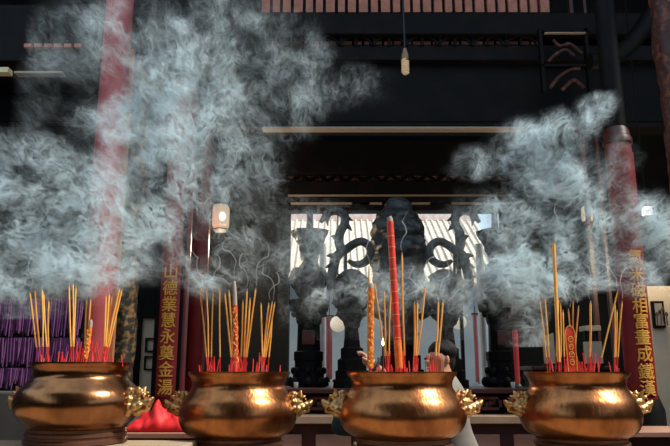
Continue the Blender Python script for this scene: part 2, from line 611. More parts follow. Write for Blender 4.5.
def dense(prof, step):
    out = []
    for (r0, z0), (r1, z1) in zip(prof, prof[1:]):
        n = max(1, int(math.hypot(r1 - r0, z1 - z0) / step))
        for i in range(n):
            t = i / n
            out.append((r0 + (r1 - r0) * t, z0 + (z1 - z0) * t))
    out.append(prof[-1])
    return out


VY = 5.50
zv = zt


def vase(uc, label, seed, VY=5.62):
    base = at(uc, 380, VY)
    t = thing('bronze_vase', (base.x, VY, zv), label, 'vase')
    # pedestal
    ped = [(18.5, 391), (18.5, 381), (16.5, 380.5), (16.5, 373), (14.6, 372.5), (14.6, 361), (15.6, 360.5), (15.6, 352), (12.6, 351), (12.2, 342), (11.8, 325), (13.2, 323), (14.5, 314), (20.5, 311), (22, 301), (17, 299.5)]
    pr = [(r, max(z, 0.0)) for r, z in prof_px(ped, uc, VY, zv)]
    mb = MB().lathe(pr, 8, a0=PI / 8)
    for k in range(8):
        a = PI / 4 * k
        r = pr[0][0] * 0.98
        mb.ball((r * math.cos(a), r * math.sin(a), 0.043), (0.03, 0.03, 0.04), 8, 6)
        mb.ball((0.85 * r * math.cos(a), 0.85 * r * math.sin(a), 0.13), (0.022, 0.022, 0.03), 8, 6)
        r2 = 15 * pxm(330, VY)
        mb.ball((r2 * math.cos(a), r2 * math.sin(a), pr[-4][1]), (0.025, 0.025, 0.03), 8, 6)
    mb.build('pedestal', M['darkwood'], t, True, 0, 30)
    n = MB()
    r1 = 12.6 * pxm(335, VY)
    z0, z1 = at(uc, 345, VY).z - zv, at(uc, 331, VY).z - zv
    n.box((-0.05, -r1 - 0.006, z0), (0.05, -r1 + 0.02, z1))
    n.build('nameplate', M['redwood'], t, False, 0.004)
    body = [(9, 300), (10, 298), (13, 293), (17, 284), (16, 276), (11, 269), (8.5, 263), (9, 256), (11.5, 247), (15, 239), (18.6, 234), (19, 231.5), (17.5, 231.3), (12, 240)]
    pb = dense(prof_px(body, uc, VY, zv), 0.012)
    mb = MB().lathe(pb, 32)
    carve(mb, 0.16, 16, seed)
    mb.build('vessel', M['bronze'], t, True)
    # scrolled ears
    for s in (-1, 1):
        pts = []
        for j in range(13):
            a = -0.6 + j * 0.33
            rr = (15 - j * 0.72)
            pts.append(at(uc + s * (9 + rr * 0.75 * math.cos(a - 1.2)), 276 - rr * 0.9 * math.sin(a - 1.2), VY) - t.location)
        MB().tube(pts, [0.026 - 0.0011 * j for j in range(13)], 8).build('handle', M['bronze'], t)
    cp = [(3.6, 236), (3.6, 224), (3.1, 223.5), (3.1, 211), (1.0, 209)]
    MB().lathe(prof_px(cp, uc, VY, zv), 14).build('candle', M['bronze'], t)
    return t


vase(308.5, 'black bronze beaker vase on a tiered pedestal, left end of the altar set', 1)
vase(503, 'black bronze beaker vase on a tiered pedestal, right end of the altar set', 2)


def catmull(pts, n=6):
    out = []
    P = [pts[0]] + list(pts) + [pts[-1]]
    for i in range(1, len(P) - 2):
        for k in range(n):
            t = k / n
            q = []
            for d in range(len(pts[0])):
                a, b, c, e = P[i - 1][d], P[i][d], P[i + 1][d], P[i + 2][d]
                q.append(0.5 * ((2 * b) + (-a + c) * t + (2 * a - 5 * b + 4 * c - e) * t * t + (-a + 3 * b - 3 * c + e) * t ** 3))
            out.append(tuple(q))
    out.append(tuple(pts[-1]))
    return out


def dragon_stand(uc, s, label, seed, VY=5.42):
    """s=1: as on the left (dragon at 345), s=-1 mirrored"""
    base = at(uc, 380, VY)
    t = thing('dragon_candlestick', (base.x, VY, zv), label, 'candlestick')
    ped = [(21, 391), (21, 380), (18, 379), (18, 371), (15.5, 370), (15.5, 360), (12, 358), (12, 349), (9, 347), (8, 338), (7, 330), (8, 324)]
    pr = [(r, max(z, 0.0)) for r, z in prof_px(ped, uc, VY, zv)]
    MB().lathe(pr, 8, a0=PI / 8).build('pedestal', M['darkwood'], t, True, 0, 30)
    body = [(7, 328), (9, 322), (15, 314), (12, 310), (17.5, 303), (18.5, 295), (16, 289), (18, 283), (15, 277), (10, 273), (6, 270), (2, 269)]
    mb = MB().lathe(dense(prof_px(body, uc, VY, zv), 0.012), 32)
    carve(mb, 0.30, 15, seed)
    mb.build('cloud_bowl', M['bronze'], t, True)

    def P(u, v, dy=0.0):
        q = at(uc + s * (u - 352), v, VY)
        return (q.x - t.location.x, dy, q.z - t.location.z)
    # neck and body: from the bowl up to the head
    spine = [(332, 290, 4.4), (331, 280, 4.8), (333.5, 268, 5.0), (336, 258, 4.9), (341, 251, 4.8), (339, 242, 4.7), (340, 233, 4.6), (344.5, 224, 4.4), (344.5, 216, 4.6), (339, 211, 4.9), (332, 211, 4.6), (327, 214, 3.8), (323.5, 218.5, 2.9), (320.5, 222.5, 1.8)]
    c = catmull(spine, 5)
    mb = MB().tube([P(u, v) for u, v, r in c], [r * pxm(240, VY) for u, v, r in c], 12)
    # fins on the back, horn, beard
    for (a, b, c2, d2) in ((346, 218, 353, 221), (347, 226, 352, 231), (333, 256, 326, 256), (331, 266, 325, 268), (331, 277, 324, 277), (336, 238, 331, 236)):
        mb.tube([P(a, b), P((a + c2) / 2, (b + d2) / 2 - 0.6), P(c2, d2)], [0.026, 0.016, 0.003], 7)
    mb.tube([P(338, 209), P(344, 206), P(350, 207)], [0.022, 0.014, 0.004], 6)
    mb.tube([P(329, 214), P(327, 221), P(328, 226)], [0.022, 0.014, 0.004], 6)
    mb.ball(P(331, 211.5), (0.046, 0.046, 0.036), 12, 8)
    mb.build('dragon', M['bronze'], t, True)
    # tail: loops outward in a scroll
    tail = [(340, 252, 4.4), (346, 249.5, 4.4), (353, 244.5, 4.2), (361, 241.5, 4.2), (368, 245, 4.2), (370.5, 252, 4.2), (367.5, 260, 4.1), (361, 264, 3.8), (354, 264, 3.2), (348, 260.5, 1.8)]
    c = catmull(tail, 5)
    MB().tube([P(u, v) for u, v, r in c], [r * pxm(250, VY) for u, v, r in c], 12).build('tail', M['bronze'], t, True)
    MB().tube([P(345.5, 249), P(345.5, 280)], 0.012, 8).build('rod', M['bronze'], t)
    return t


dragon_stand(352, 1, 'black bronze candlestick with coiled dragon, left of the centre incense urn', 3)
dragon_stand(448, -1, 'black bronze candlestick with coiled dragon, right of the centre incense urn', 4)

uc = 401
VY = 5.74
t = thing('bronze_urn', (at(uc, 380, VY).x, VY, zv), 'tall black bronze incense urn with a bulging lid in the middle of the altar', 'incense urn')
ped = [(27, 391), (27, 380), (24, 379), (24, 370), (21, 369), (21, 356), (18, 354), (17, 345)]
MB().lathe([(r, max(z, 0.0)) for r, z in prof_px(ped, uc, VY, zv)], 8, a0=PI / 8).build('pedestal', M['darkwood'], t, True, 0, 30)
body = [(15, 346), (16, 335), (17, 322), (19, 308), (21, 300), (23, 292)]
carve(MB().lathe(dense(prof_px(body, uc, VY, zv), 0.012), 32), 0.20, 14, 5).build('vessel', M['bronze'], t, True)
lid = [(20, 293), (23, 286), (26, 274), (28, 258), (28.5, 246), (27, 234), (24, 223), (19, 215), (15, 211), (13, 204), (8, 199), (2, 197)]
carve(MB().lathe(dense(prof_px(lid, uc + 0.5, VY, zv), 0.012), 40), 0.17, 12, 6).build('lid', M['bronze'], t, True)
for s in (-1, 1):
    pts = [at(uc + s * a, b, VY) - t.location for a, b in ((18, 318), (25, 314), (28, 306), (27, 297), (22, 293))]
    MB().tube(pts, [0.03, 0.034, 0.034, 0.03, 0.024], 8).build('handle', M['bronze'], t)

# small cups on the altar front
for u_, r in ((296, 2.0), (331, 2.0), (476, 2.2), (513, 1.6)):
    p = at(u_, 386, AY + 0.08)
    k = MB().lathe([(0.010, 0), (0.014, 0.004), (0.017, 0.03), (0.018, 0.045), (0.014, 0.044), (0.012, 0.01)], 14)
    side = {296: 'left of the left bronze vase foot', 331: 'between left vase and left dragon candlestick', 476: 'between right dragon candlestick and right vase', 513: 'right of the right vase foot'}[u_]
    tag(k.build('offering_cup', M['white'], loc=(p.x, p.y, zt)), 'small white offering cup on the altar edge, ' + side, 'cup', 'offering cups on the altar')

# faint red candle standing by the right vase
p = at(518, 388, AY + 0.2)
t = thing('red_candle', (p.x, p.y, zt), 'tall red candle standing on the altar behind smoke beside the right vase', 'candle')
h = at(518, 330, AY + 0.2).z - zt
MB().lathe([(0.019, 0), (0.021, h * 0.5), (0.023, h - 0.03), (0.018, h)], 16).build('wax', M['candle'], t)
MB().tube([(0, 0, h), (0.002, 0, h + 0.03)], 0.003, 6).build('wick', M['blackwax'], t)
MB().lathe([(0.035, 0), (0.035, 0.012), (0.02, 0.03)], 16).build('holder', M['bronze'], t)


# ------------------------------------------------------------------ columns with couplets
def char_mesh(ch, size, thick):
    c = bpy.data.curves.new('char', 'FONT')
    c.body = ch
    c.size = size
    c.extrude = thick
    c.bevel_depth = size * 0.011
    c.bevel_resolution = 0
    c.align_x = 'CENTER'
    c.align_y = 'CENTER'
    o = bpy.data.objects.new('char', c)
    COL.objects.link(o)
    dg = bpy.context.evaluated_depsgraph_get()
    dg.update()
    me = bpy.data.meshes.new_from_object(o.evaluated_get(dg))
    bm = bmesh.new()
    bm.from_mesh(me)
    for i in range(-12, 13):
        bmesh.ops.bisect_plane(bm, geom=bm.verts[:] + bm.edges[:] + bm.faces[:], plane_co=(i * size / 20, 0, 0), plane_no=(1, 0, 0))
    bm.verts.index_update()
    V = [tuple(v.co) for v in bm.verts]
    Fc = [tuple(v.index for v in p.verts) for p in bm.faces]
    bm.free()
    bpy.data.objects.remove(o)
    bpy.data.meshes.remove(me)
    x = [a[0] for a in V]
    y = [a[1] for a in V]
    cx, cy = (min(x) + max(x)) / 2, (min(y) + max(y)) / 2
    return [(a - cx, b - cy, d) for a, b, d in V], Fc


def round_column(name, u, v, Y, rpx, z0, z1, material, kindlabel=None, base=True):
    p = at(u, v, Y)
    r = rpx * pxm(v, Y)
    o = MB().lathe([(r, z0), (r, z1)], 40, (p.x, Y, 0)).build(name, material)
    o['kind'] = 'structure'
    return p.x, r, o


cxl, crl, _ = round_column('column_left', 98, 290, 5.0, 14.5, 0.0, 6.6, M['redcol'])
MB_ = MB().lathe([(crl * 1.5, 0), (crl * 1.6, 0.12), (crl * 1.45, 0.3), (crl * 1.1, 0.36)], 32, (cxl, 5.0, 0))
struct('trim_20', MB_, M['greystone'], smooth=True)
# orange pole strip and carved dragon column behind it
p = at(114.5, 300, 5.08)
struct('trim_21', MB().box((p.x - 0.022, 5.06, 0), (p.x + 0.022, 5.10, at(0, 50, 5.08).z)), M['orangewood'], bevel=0.004)


def carved_column(name, u, v, Y, rpx, z0, z1, material, seed):
    p = at(u, v, Y)
    r = rpx * pxm(v, Y)
    pr = dense([(r, z0), (r, z1)], 0.035)
    mb = MB().lathe(pr, 36)
    out = []
    for q in mb.v:
        a = math.atan2(q[1], q[0])
        s = math.sin(a + q[2] * 5.0)
        n = mnoise.noise(Vector((math.cos(a) * 2.0, math.sin(a) * 2.0, q[2] * 7)) + Vector((seed, 0, 0)))
        n2 = mnoise.noise(Vector((math.cos(a) * 5.0, math.sin(a) * 5.0, q[2] * 19)) + Vector((seed, 3, 0)))
        d = 1 + 0.13 * max(0, s) + 0.16 * n + 0.09 * n2
        out.append((q[0] * d, q[1] * d, q[2]))
    mb.v = out
    o = mb.build(name, material, None, True, 0, 60, (p.x, Y, 0))
    o['kind'] = 'structure'
    return p.x, r


carved_column('column_carved_left', 126, 300, 5.25, 10.5, 0, at(0, 62, 5.25).z, M['moss'], 1)
carved_column('column_carved_right', 680, 120, 4.4, 15, 0, 6.6, M['redcarve'], 5)

# couplet board, left
LY = 5.62
cxb, crb, _ = round_column('column_back_left', 172, 330, LY, 15, 0.0, at(0, 62, 5.62).z, M['redlacq'])


def couplet(cx, Y, R, half, z0, z1, chars, zs, size, label, frame=True, pm='redlacq'):
    t = thing('couplet_board', (cx, Y, z0), label, 'signboard')
    Ro = R + 0.02
    am = half / Ro
    n = 16
    V, Fc = [], []
    for z in (0, z1 - z0):
        for rr in (R + 0.004, Ro):
            for i in range(n + 1):
                a = -am + 2 * am * i / n
                V.append((rr * math.sin(a), -rr * math.cos(a), z))
    m = n + 1
    A, B, C_, D = 0, m, 2 * m, 3 * m
    for i in range(n):
        Fc += [(B + i, B + i + 1, D + i + 1, D + i), (A + i + 1, A + i, C_ + i, C_ + i + 1), (C_ + i, D + i, D + i + 1, C_ + i + 1), (A + i, A + i + 1, B + i + 1, B + i)]
    Fc += [(A, B, D, C_), (A + n, C_ + n, D + n, B + n)]
    MB().add(V, Fc).build('panel', M[pm], t, True, 0, 40)
    if frame:
        for s in (-1, 1):
            mb = MB()
            a = s * (am + 0.02)
            mb.box((Ro * math.sin(a) - 0.014, -Ro * math.cos(a) - 0.012, 0), (Ro * math.sin(a) + 0.014, -Ro * math.cos(a) + 0.02, z1 - z0))
            mb.build('frame', M['darkwood'], t, False, 0.004)
    for ch, z in zip(chars, zs):
        V, Fc = char_mesh(ch, size, 0.003)
        Rc = Ro + 0.003
        W = []
        for x, y, d in V:
            a = x / Rc
            W.append(((Rc + d) * math.sin(a), -(Rc + d) * math.cos(a), z - z0 + y))
        MB().add(W, Fc).build('gold_character', M['goldpaint'], t, False)
    return t


rb = crb
zs = [at(172, v, LY - rb).z for v in (271.5, 288, 304, 320, 336, 352.5, 369, 387)]
couplet(cxb, LY, rb, 12.0 * pxm(330, LY), at(172, 397, LY - rb).z, at(172, 150, LY - rb).z, '山德業慧永奠金湯', zs, 0.130,
        'red couplet board with gold characters in a dark frame, left of the hall', True)
# door between carved column and the couplet
dx0, dx1 = at(141, 350, 5.9).x, at(154, 350, 5.9).x
d = MB().box((dx0, 5.9, 0.0), (dx1, 5.95, at(0, 318, 5.9).z)).build('door_1', M['beige'], None, False)
d['kind'] = 'structure'
mb = MB()
for v0 in (338, 356):
    z0_, z1_ = at(0, v0 + 14, 5.9).z, at(0, v0, 5.9).z
    xm = dx1 + 0.0
    mb.box((xm - 0.075, 5.88, z0_), (xm + 0.0, 5.905, z0_ + 0.012))
    mb.box((xm - 0.075, 5.88, z1_ - 0.012), (xm + 0.0, 5.905, z1_))
    mb.box((xm - 0.075, 5.88, z0_), (xm - 0.063, 5.905, z1_))
mb.build('lattice', M['darkwood'], d, False)
mb = MB().box((dx0 - 0.10, 5.86, 0), (dx0, 5.98, 4.4)).box((dx1, 5.86, 0), (dx1 + 0.05, 5.98, 4.4)).box((dx0, 5.86, at(0, 318, 5.9).z), (dx1, 5.98, 4.4))
mb.build('door_frame', M['darkwood'], d, False, 0.004)
# darker red column right of the board
round_column('column_far_left', 197, 320, 6.3, 9, 0, at(0, 100, 6.3).z, M['redpost'])

# right round column with characters
RY_ = 4.9
cxr, crr, _ = round_column('column_right', 637, 350, RY_, 13.5, 0.0, at(626, 137, RY_).z, M['redpost'])
mb = MB().lathe([(crr * 1.0, 0), (crr * 1.12, 0.012), (crr * 1.12, 0.05), (crr * 1.0, 0.065), (crr * 0.97, 0.11), (crr * 0.8, 0.14)], 32, (cxr, RY_, at(626, 146, RY_).z))
struct('trim_22', mb, M['redwood'], smooth=True)
mb = MB().lathe([(crr * 0.8, 0), (crr * 0.8, 6.6 - at(626, 146, RY_).z - 0.14)], 32, (cxr, RY_, at(626, 146, RY_).z + 0.14))
struct('trim_30', mb, M['darkwood'], smooth=True)
mb = MB().lathe([(crr * 1.5, 0), (crr * 1.5, at(0, 410, RY_).z), (crr * 1.2, at(0, 398, RY_).z), (crr * 1.05, at(0, 392, RY_).z)], 32, (cxr, RY_, 0))
struct('trim_23', mb, M['darkwood'], smooth=True)
zs = [at(635, v, RY_ - crr).z for v in (257, 274, 290, 305.5, 321, 337, 354, 371.5, 388)]
couplet(cxr, RY_, crr, 11.2 * pxm(340, RY_), at(637, 399, RY_ - crr).z, at(626, 152, RY_ - crr).z, '氣米磁相富畫成鐵漢', zs, 0.116,
        'round red column board with a line of gold characters behind the rightmost censer', False, 'redpost')

# beige wall at far right with a framed print
struct('wall_side_right', MB().box((at(647, 350, 5.6).x, 5.6, 0), (4.0, 5.75, at(0, 286, 5.6).z)), M['beige'])
p0, p1 = at(651, 301, 5.58), at(666, 328, 5.58)
t = thing('wall_print', ((p0.x + p1.x) / 2, 5.585, p1.z), 'dark framed landscape print on the beige wall at the far right', 'picture')
W2, H2 = (p1.x - p0.x) / 2, p0.z - p1.z
MB().box((-W2, -0.012, 0), (W2, 0.015, H2)).build('frame', M['darkwood'], t, False, 0.004)
MB().box((-W2 + 0.02, -0.016, 0.02), (W2 - 0.02, -0.012, H2 - 0.02)).build('print', M['paper'], t, False)
mb = MB()
for k in range(4):
    x = -W2 + 0.03 + k * 0.027
    mb.tube([(x, -0.019, 0.02), (x + 0.01 * math.sin(k * 2), -0.019, H2 * (0.5 + 0.1 * (k % 3)))], 0.004, 6)
    mb.ball((x, -0.019, H2 * (0.5 + 0.1 * (k % 3))), (0.014, 0.003, 0.02), 8, 6)
mb.build('painted_trees', M['moss'], t)

# ------------------------------------------------------------------ upper right bracketwork
mb = MB()
Yb = 5.6
for (u0, u1, v0, v1) in ((541, 590, 28, 31), (541, 590, 64, 66), (541, 544, 28, 92), (587, 590, 28, 92)):
    hboxz(mb, u0, u1, v0, v1, Yb, 0.06)
struct('trim_24', mb, M['darkwood'])
mb = MB()
hboxz(mb, 545, 586, 32, 32.9, Yb - 0.02, 0.03)
struct('trim_25', mb, M['pale_edge'])
mb = MB()
for pts in (((548, 62), (556, 54), (566, 50), (574, 56)), ((553, 40), (560, 46), (570, 44), (582, 54)), ((550, 88), (558, 78), (570, 70), (580, 68)), ((562, 90), (574, 80), (584, 88))):
    c = catmull([(a, b) for a, b in pts], 5)
    mb.tube([at(a, b, Yb + 0.02) for a, b in c], 0.016, 8)
struct('trim_26', mb, M['redcarve'], smooth=True)
mb = MB()
c = catmull([(664, -12), (652, 12), (640, 32), (624, 50), (606, 60), (590, 62)], 6)
mb.tube([at(a, b, 5.3) for a, b in c], 0.075, 14)
struct('trim_27', mb, M['darkwood'], smooth=True)
# red posts right
for u_, w in ((596, 4), (611, 3)):
    x0, x1 = at(u_ - w / 2, 300, 6.2).x, at(u_ + w / 2, 300, 6.2).x
    struct('trim_28', MB().box((x0, 6.2, 0), (x1, 6.25, 6.6)), M['redwood'])

# ------------------------------------------------------------------ lamps
# spiral bulb hanging from the beam
p = at(405.5, 74.5, 5.3)
q = pxm(60, 5.3)
t = thing('spiral_bulb', p, 'cream spiral energy saving bulb hanging on a cord from the beam', 'light bulb')
pts, R = [], 3.0 * q
for j in range(80):
    a = j * 0.46
    pts.append((R * math.cos(a), R * math.sin(a), 2.2 * q + 13.5 * q * j / 80))
MB().tube(pts, 1.05 * q, 8).build('glass_spiral', M['bulb'], t)
MB().ball((0, 0, 2.0 * q), (3.0 * q, 3.0 * q, 2.4 * q), 14, 8).build('glass_tip', M['bulb'], t)
MB().lathe([(3.4 * q, 16 * q), (3.6 * q, 19 * q), (3.2 * q, 22 * q), (2.2 * q, 25 * q), (1.6 * q, 28 * q)], 18).build('socket', M['bulbcap'], t)
ztopc = 6.60 - p.z
MB().tube([(0, 0, 27 * q), (-0.5 * q, 0, 60 * q), (-1.0 * q, 0, ztopc)], 0.008, 8).build('cord', M['cord'], t)


def lantern(u, v, w, h, Y, glass, label, core=None, rod_to=6.6, watts=0.0):
    p = at(u, v, Y)
    k = pxm(v, Y)
    t = thing('hanging_lantern', p, label, 'lantern')
    r, hh = w * k / 2, h * k / 2
    MB().lathe([(r * 0.8, -hh), (r, -hh * 0.7), (r, hh * 0.7), (r * 0.8, hh)], 6, a0=PI / 6).build('glass', glass, t, False)
    mb = MB()
    mb.lathe([(r * 0.6, -hh - 0.03), (r * 0.95, -hh - 0.01), (r * 0.85, -hh + 0.004)], 6, a0=PI / 6)
    mb.build('base', M['darkwood'], t, False)
    mb = MB()
    mb.lathe([(r * 0.85, hh - 0.004), (r * 1.05, hh + 0.01), (r * 0.5, hh + 0.05), (r * 0.15, hh + 0.07)], 6, a0=PI / 6)
    mb.build('roof', M['darkwood'], t, False)
    if core:
        MB().ball((core[0] * k, -r * 0.8, core[1] * k), (core[2] * k, 0.03, core[2] * 1.3 * k), 12, 8).build('bulb', M['lampcore'], t)
    if watts:
        ld = bpy.data.lights.new('lantern_light', 'POINT')
        ld.energy = watts
        ld.color = (1.0, 0.78, 0.50)
        ld.shadow_soft_size = 0.09
        lo_ = bpy.data.objects.new('lantern_light', ld)
        COL.objects.link(lo_)
        lo_.parent = t
        lo_.location = (0, 0, -hh - 0.16)
    MB().tube([(0, 0, hh + 0.06), (0, 0, rod_to - p.z)], 0.006, 6).build('rod', M['darkwood'], t)
    return t


lantern(221, 217, 18, 25, 6.6, M['lampglass'], 'glowing cream lantern hanging in the dark left of the rear opening', (2.2, -1, 3.4), watts=55)
lantern(587, 214, 11, 16, 6.4, M['lampglass'], 'dim cream lantern hanging left of the right red column')
lantern(647, 211.5, 10, 10, 5.5, M['lampwhite'], 'bright white lamp hanging right of the red character column', watts=40)

# ------------------------------------------------------------------ purple fringe racks on the left
t = thing('fringe_rack', (at(40, 380, 4.5).x, 4.5, 0), 'dark rack hung with three tiers of purple tassel fringe behind the leftmost censer', 'rack')
k_ = pxm(340, 4.5)
mb = MB()
for v in (298, 336, 367):
    z = at(0, v, 4.5).z
    mb.box((-1.3, -0.02, z - 0.015), (0.255, 0.05, z + 0.015))
for x in (-1.25, 0.23):
    mb.box((x - 0.02, 0.02, 0), (x + 0.02, 0.06, at(0, 296, 4.5).z))
mb.build('frame', M['darkwood'], t, False)
for v0, v1 in ((299, 337), (338, 367), (368, 390)):
    z1, z0 = at(0, v0, 4.5).z, at(0, v1, 4.5).z
    mb = MB()
    x = -1.28
    while x < 0.245:
        for lay in range(2):
            w = random.uniform(0.005, 0.009)
            zz = z0 + random.uniform(-0.005, 0.06)
            y = -0.035 + 0.022 * lay + random.uniform(-0.008, 0.008)
            sw = random.uniform(-0.01, 0.01)
            mb.tube([(x, y, z1), (x + sw * 0.5, y, (z1 + zz) / 2), (x + sw, y - 0.004, zz)], [w * 0.7, w, w * 0.5], 5)
        x += 0.0105
    o = mb.build('purple_fringe', M['purple'], t, True, 0, 60)
    o['kind'] = 'stuff'
# grey stone plinth under it
struct('trim_29', MB().box((-3.2, 4.2, 0), (at(32, 400, 4.2).x + 0.6, 4.46, at(0, 392, 4.2).z)), M['greystone'], bevel=0.01)

# ------------------------------------------------------------------ tables behind the censers, left and right
def side_table(u0, u1, vt, Y0, Y1, label):
    z = at(0, vt, Y0).z
    x0, x1 = at(u0, vt, Y0).x, at(u1, vt, Y0).x
    t = thing('side_table', ((x0 + x1) / 2, (Y0 + Y1) / 2, 0), label, 'table')
    w, dp = (x1 - x0) / 2, (Y1 - Y0) / 2
    MB().box((-w, -dp, z - 0.028), (w, dp, z)).build('tabletop', M['pinkwood'], t, False, 0.004)
    MB().box((-w + 0.03, -dp + 0.03, z - 0.16), (w - 0.03, dp - 0.03, z - 0.028)).build('apron', M['redwood'], t, False)
    for a in (-1, 1):
        for b in (-1, 1):
            MB().box((a * (w - 0.06) - 0.03, b * (dp - 0.06) - 0.03, 0), (a * (w - 0.06) + 0.03, b * (dp - 0.06) + 0.03, z - 0.16)).build('leg', M['redwood'], t, False, 0.004)
    return t, z


stl, zsl = side_table(30, 262, 433.2, 3.70, 4.10, 'low red-brown side table holding a red cloth, between the two left censers')
str_, zsr = side_table(598, 760, 432.0, 3.70, 4.10, 'low red-brown side table behind the rightmost censer')

# crumpled red cloth
nx_, ny_ = 56, 22
x0, x1 = at(134, 430, 3.9).x, at(203, 430, 3.9).x
V, Fc = [], []
for i in range(nx_ + 1):
    for j in range(ny_ + 1):
        s, w = i / nx_, j / ny_
        x = x0 + (x1 - x0) * s
        y = 3.76 + 0.30 * w
        env = math.sin(PI * min(1, max(0, w))) ** 0.45 * max(0.0, math.sin(PI * s)) ** 0.45
        top = 0.120 + 0.060 * math.exp(-((s - 0.30) / 0.06) ** 2)
        h = env * top * (0.82 + 0.25 * mnoise.noise(Vector((s * 5, w * 3, 0.3)))) + 0.034 * env * mnoise.noise(Vector((s * 11 + w * 5, w * 6, 4.0)))
        h += 0.012 * env * math.sin(s * 30 + w * 9 + 3 * mnoise.noise(Vector((s * 4, w * 4, 9))))
        V.append((x + 0.02 * mnoise.noise(Vector((s * 5, w * 4, 2))), y, zsl + 0.004 + max(0, h)))
for i in range(nx_):
    for j in range(ny_):
        a = i * (ny_ + 1) + j
        Fc.append((a, a + ny_ + 1, a + ny_ + 2, a + 1))
o = MB().add(V, Fc).build('red_cloth', M['redcloth'], None, True, 0, 80)
sol = o.modifiers.new('solid', 'SOLIDIFY')
sol.thickness = 0.004
sol.offset = 1
tag(o, 'crumpled bright red cloth heaped on the side table between the two left censers', 'cloth')

# dark counter at right with papers
z = at(0, 366, 5.55).z
cx0, cx1 = at(531, 366, 5.55).x, at(612, 366, 5.55).x
t = thing('side_counter', ((cx0 + cx1) / 2, 5.7, 0), 'dark wooden counter with pale papers behind the rightmost censer', 'counter')
w = (cx1 - cx0) / 2
MB().box((-w, -0.17, z - 0.03), (w, 0.2, z)).build('countertop', M['redwood'], t, False, 0.004)
MB().box((-w + 0.02, -0.14, 0), (w - 0.02, 0.18, z - 0.03)).build('body', M['darkwood'], t, False)


def upright(u0, u1, v0, v1, Y, name, label, cat, slant=0.0, th=0.02, m='paper'):
    a, b = at(u0, v0, Y), at(u1, v1, Y)
    cx = (a.x + b.x) / 2
    H = a.z - z
    w = abs(b.x - a.x) / 2
    t = thing(name, (cx, Y, z), label, cat)
    MB().prism([(-w, 0), (w, 0), (w, H), (-w, H - slant)], -th, 0).build('sheet', M[m], t, False)
    MB().prism([(-w - 0.006, 0), (w + 0.006, 0), (w + 0.006, 0.02), (-w - 0.006, 0.02)], -th - 0.03, 0.03).build('stand', M['darkwood'], t, False)
    return t


upright(542, 555, 333, 366, 5.62, 'paper_notice', 'pale upright notice with slanted top on the counter behind the rightmost censer', 'notice', 0.03)
upright(583, 599, 342, 366, 5.62, 'paper_box', 'pale square box on the counter under a hanging shelf', 'box', 0.0, 0.10)
p0, p1 = at(583, 326, 5.66), at(599, 331, 5.66)
t = thing('wall_shelf', ((p0.x + p1.x) / 2, 5.66, p1.z), 'small pale shelf fixed above the box on the right counter', 'shelf')
W2 = (p1.x - p0.x) / 2
MB().box((-W2, -0.05, 0), (W2, 0.1, p0.z - p1.z)).build('board', M['paper'], t, False, 0.003)
MB().box((-W2 + 0.01, 0.0, -(p1.z - z)), (-W2 + 0.03, 0.03, 0)).build('bracket', M['darkwood'], t, False)
MB().box((W2 - 0.03, 0.0, -(p1.z - z)), (W2 - 0.01, 0.03, 0)).build('bracket', M['darkwood'], t, False)

# ------------------------------------------------------------------ the table of the censers
TZ = 0.93
t = thing('censer_table', (0, 2.92, 0), 'long dark table of worn stone carrying the row of censers', 'table')
MB().box((-2.3, -0.85, TZ - 0.07), (2.3, 0.37, TZ)).build('tabletop', M['stone'], t, False, 0.008)
MB().box((-2.2, -0.75, 0), (2.2, 0.30, TZ - 0.07)).build('plinth', M['pinkwood'], t, False)
SZ = at(0, 440.3, 3.12).z
sx0, sx1 = at(-60, 440, 3.0).x, at(191, 440, 3.0).x
o = MB().box((sx0, 2.45, TZ), (sx1 - 0.0, 3.13, SZ)).build('stone_slab', M['stone'], None, False, 0.006)
tag(o, 'beige speckled stone slab under the leftmost censer', 'slab')


# ------------------------------------------------------------------ censers
def beast_head():
    mb = MB()
    Ry = lambda a: Matrix.Rotation(a, 3, 'Y')
    mb.ball((-0.012, 0, -0.004), (0.045, 0.048, 0.056))
    mb.ball((0.028, 0, 0.004), (0.044, 0.044, 0.044))
    mb.ball((0.070, 0, 0.000), (0.036, 0.030, 0.020), rot=Ry(0.2))
    mb.ball((0.094, 0, 0.004), (0.016, 0.024, 0.016))
    mb.ball((0.104, 0, 0.014), (0.009, 0.014, 0.010))
    mb.ball((0.060, 0, -0.036), (0.034, 0.024, 0.011), rot=Ry(-0.15))
    mb.ball((0.084, 0, -0.032), (0.012, 0.018, 0.010))
    mb.ball((0.030, 0, -0.046), (0.028, 0.026, 0.018))
    for s in (-1, 1):
        mb.ball((0.056, s * 0.024, 0.034), (0.020, 0.013, 0.010), rot=Ry(-0.4))
        mb.ball((0.055, s * 0.034, -0.014), (0.018, 0.012, 0.014))
        mb.ball((0.036, s * 0.042, -0.024), (0.016, 0.012, 0.018))
        mb.ball((0.088, s * 0.018, -0.016), (0.007, 0.006, 0.012))
        for k in range(6):
            a = -1.2 + k * 0.48
            mb.ball((0.004 + 0.006 * (k % 2), s * 0.046 * math.cos(a * 0.5), 0.056 * math.sin(a)), (0.017, 0.014, 0.014), 10, 7)
    for k in range(3):
        mb.ball((0.0 + 0.022 * k, 0, 0.050 - 0.002 * k), (0.014, 0.012, 0.013), 10, 7)
    head = organic(mb, 'head_handle', 0.0036, 5, 0.5)
    ear = MB()
    ear.tube([(0, 0, -0.008), (0.0, 0, 0.006), (0.003, 0, 0.015), (0.007, 0, 0.023)], [0.013, 0.012, 0.008, 0.002], 10, 0.6)
    eye = MB().ball((0, 0, 0), 0.009, 12, 8)
    ring = MB()
    pts = [(0.064 + 0.018 * math.cos(2 * PI * k / 20), 0, -0.052 + 0.022 * math.sin(2 * PI * k / 20)) for k in range(21)]
    return head, ear.mesh('ear'), eye.mesh('eye')


HEAD, EAR, EYE = beast_head()


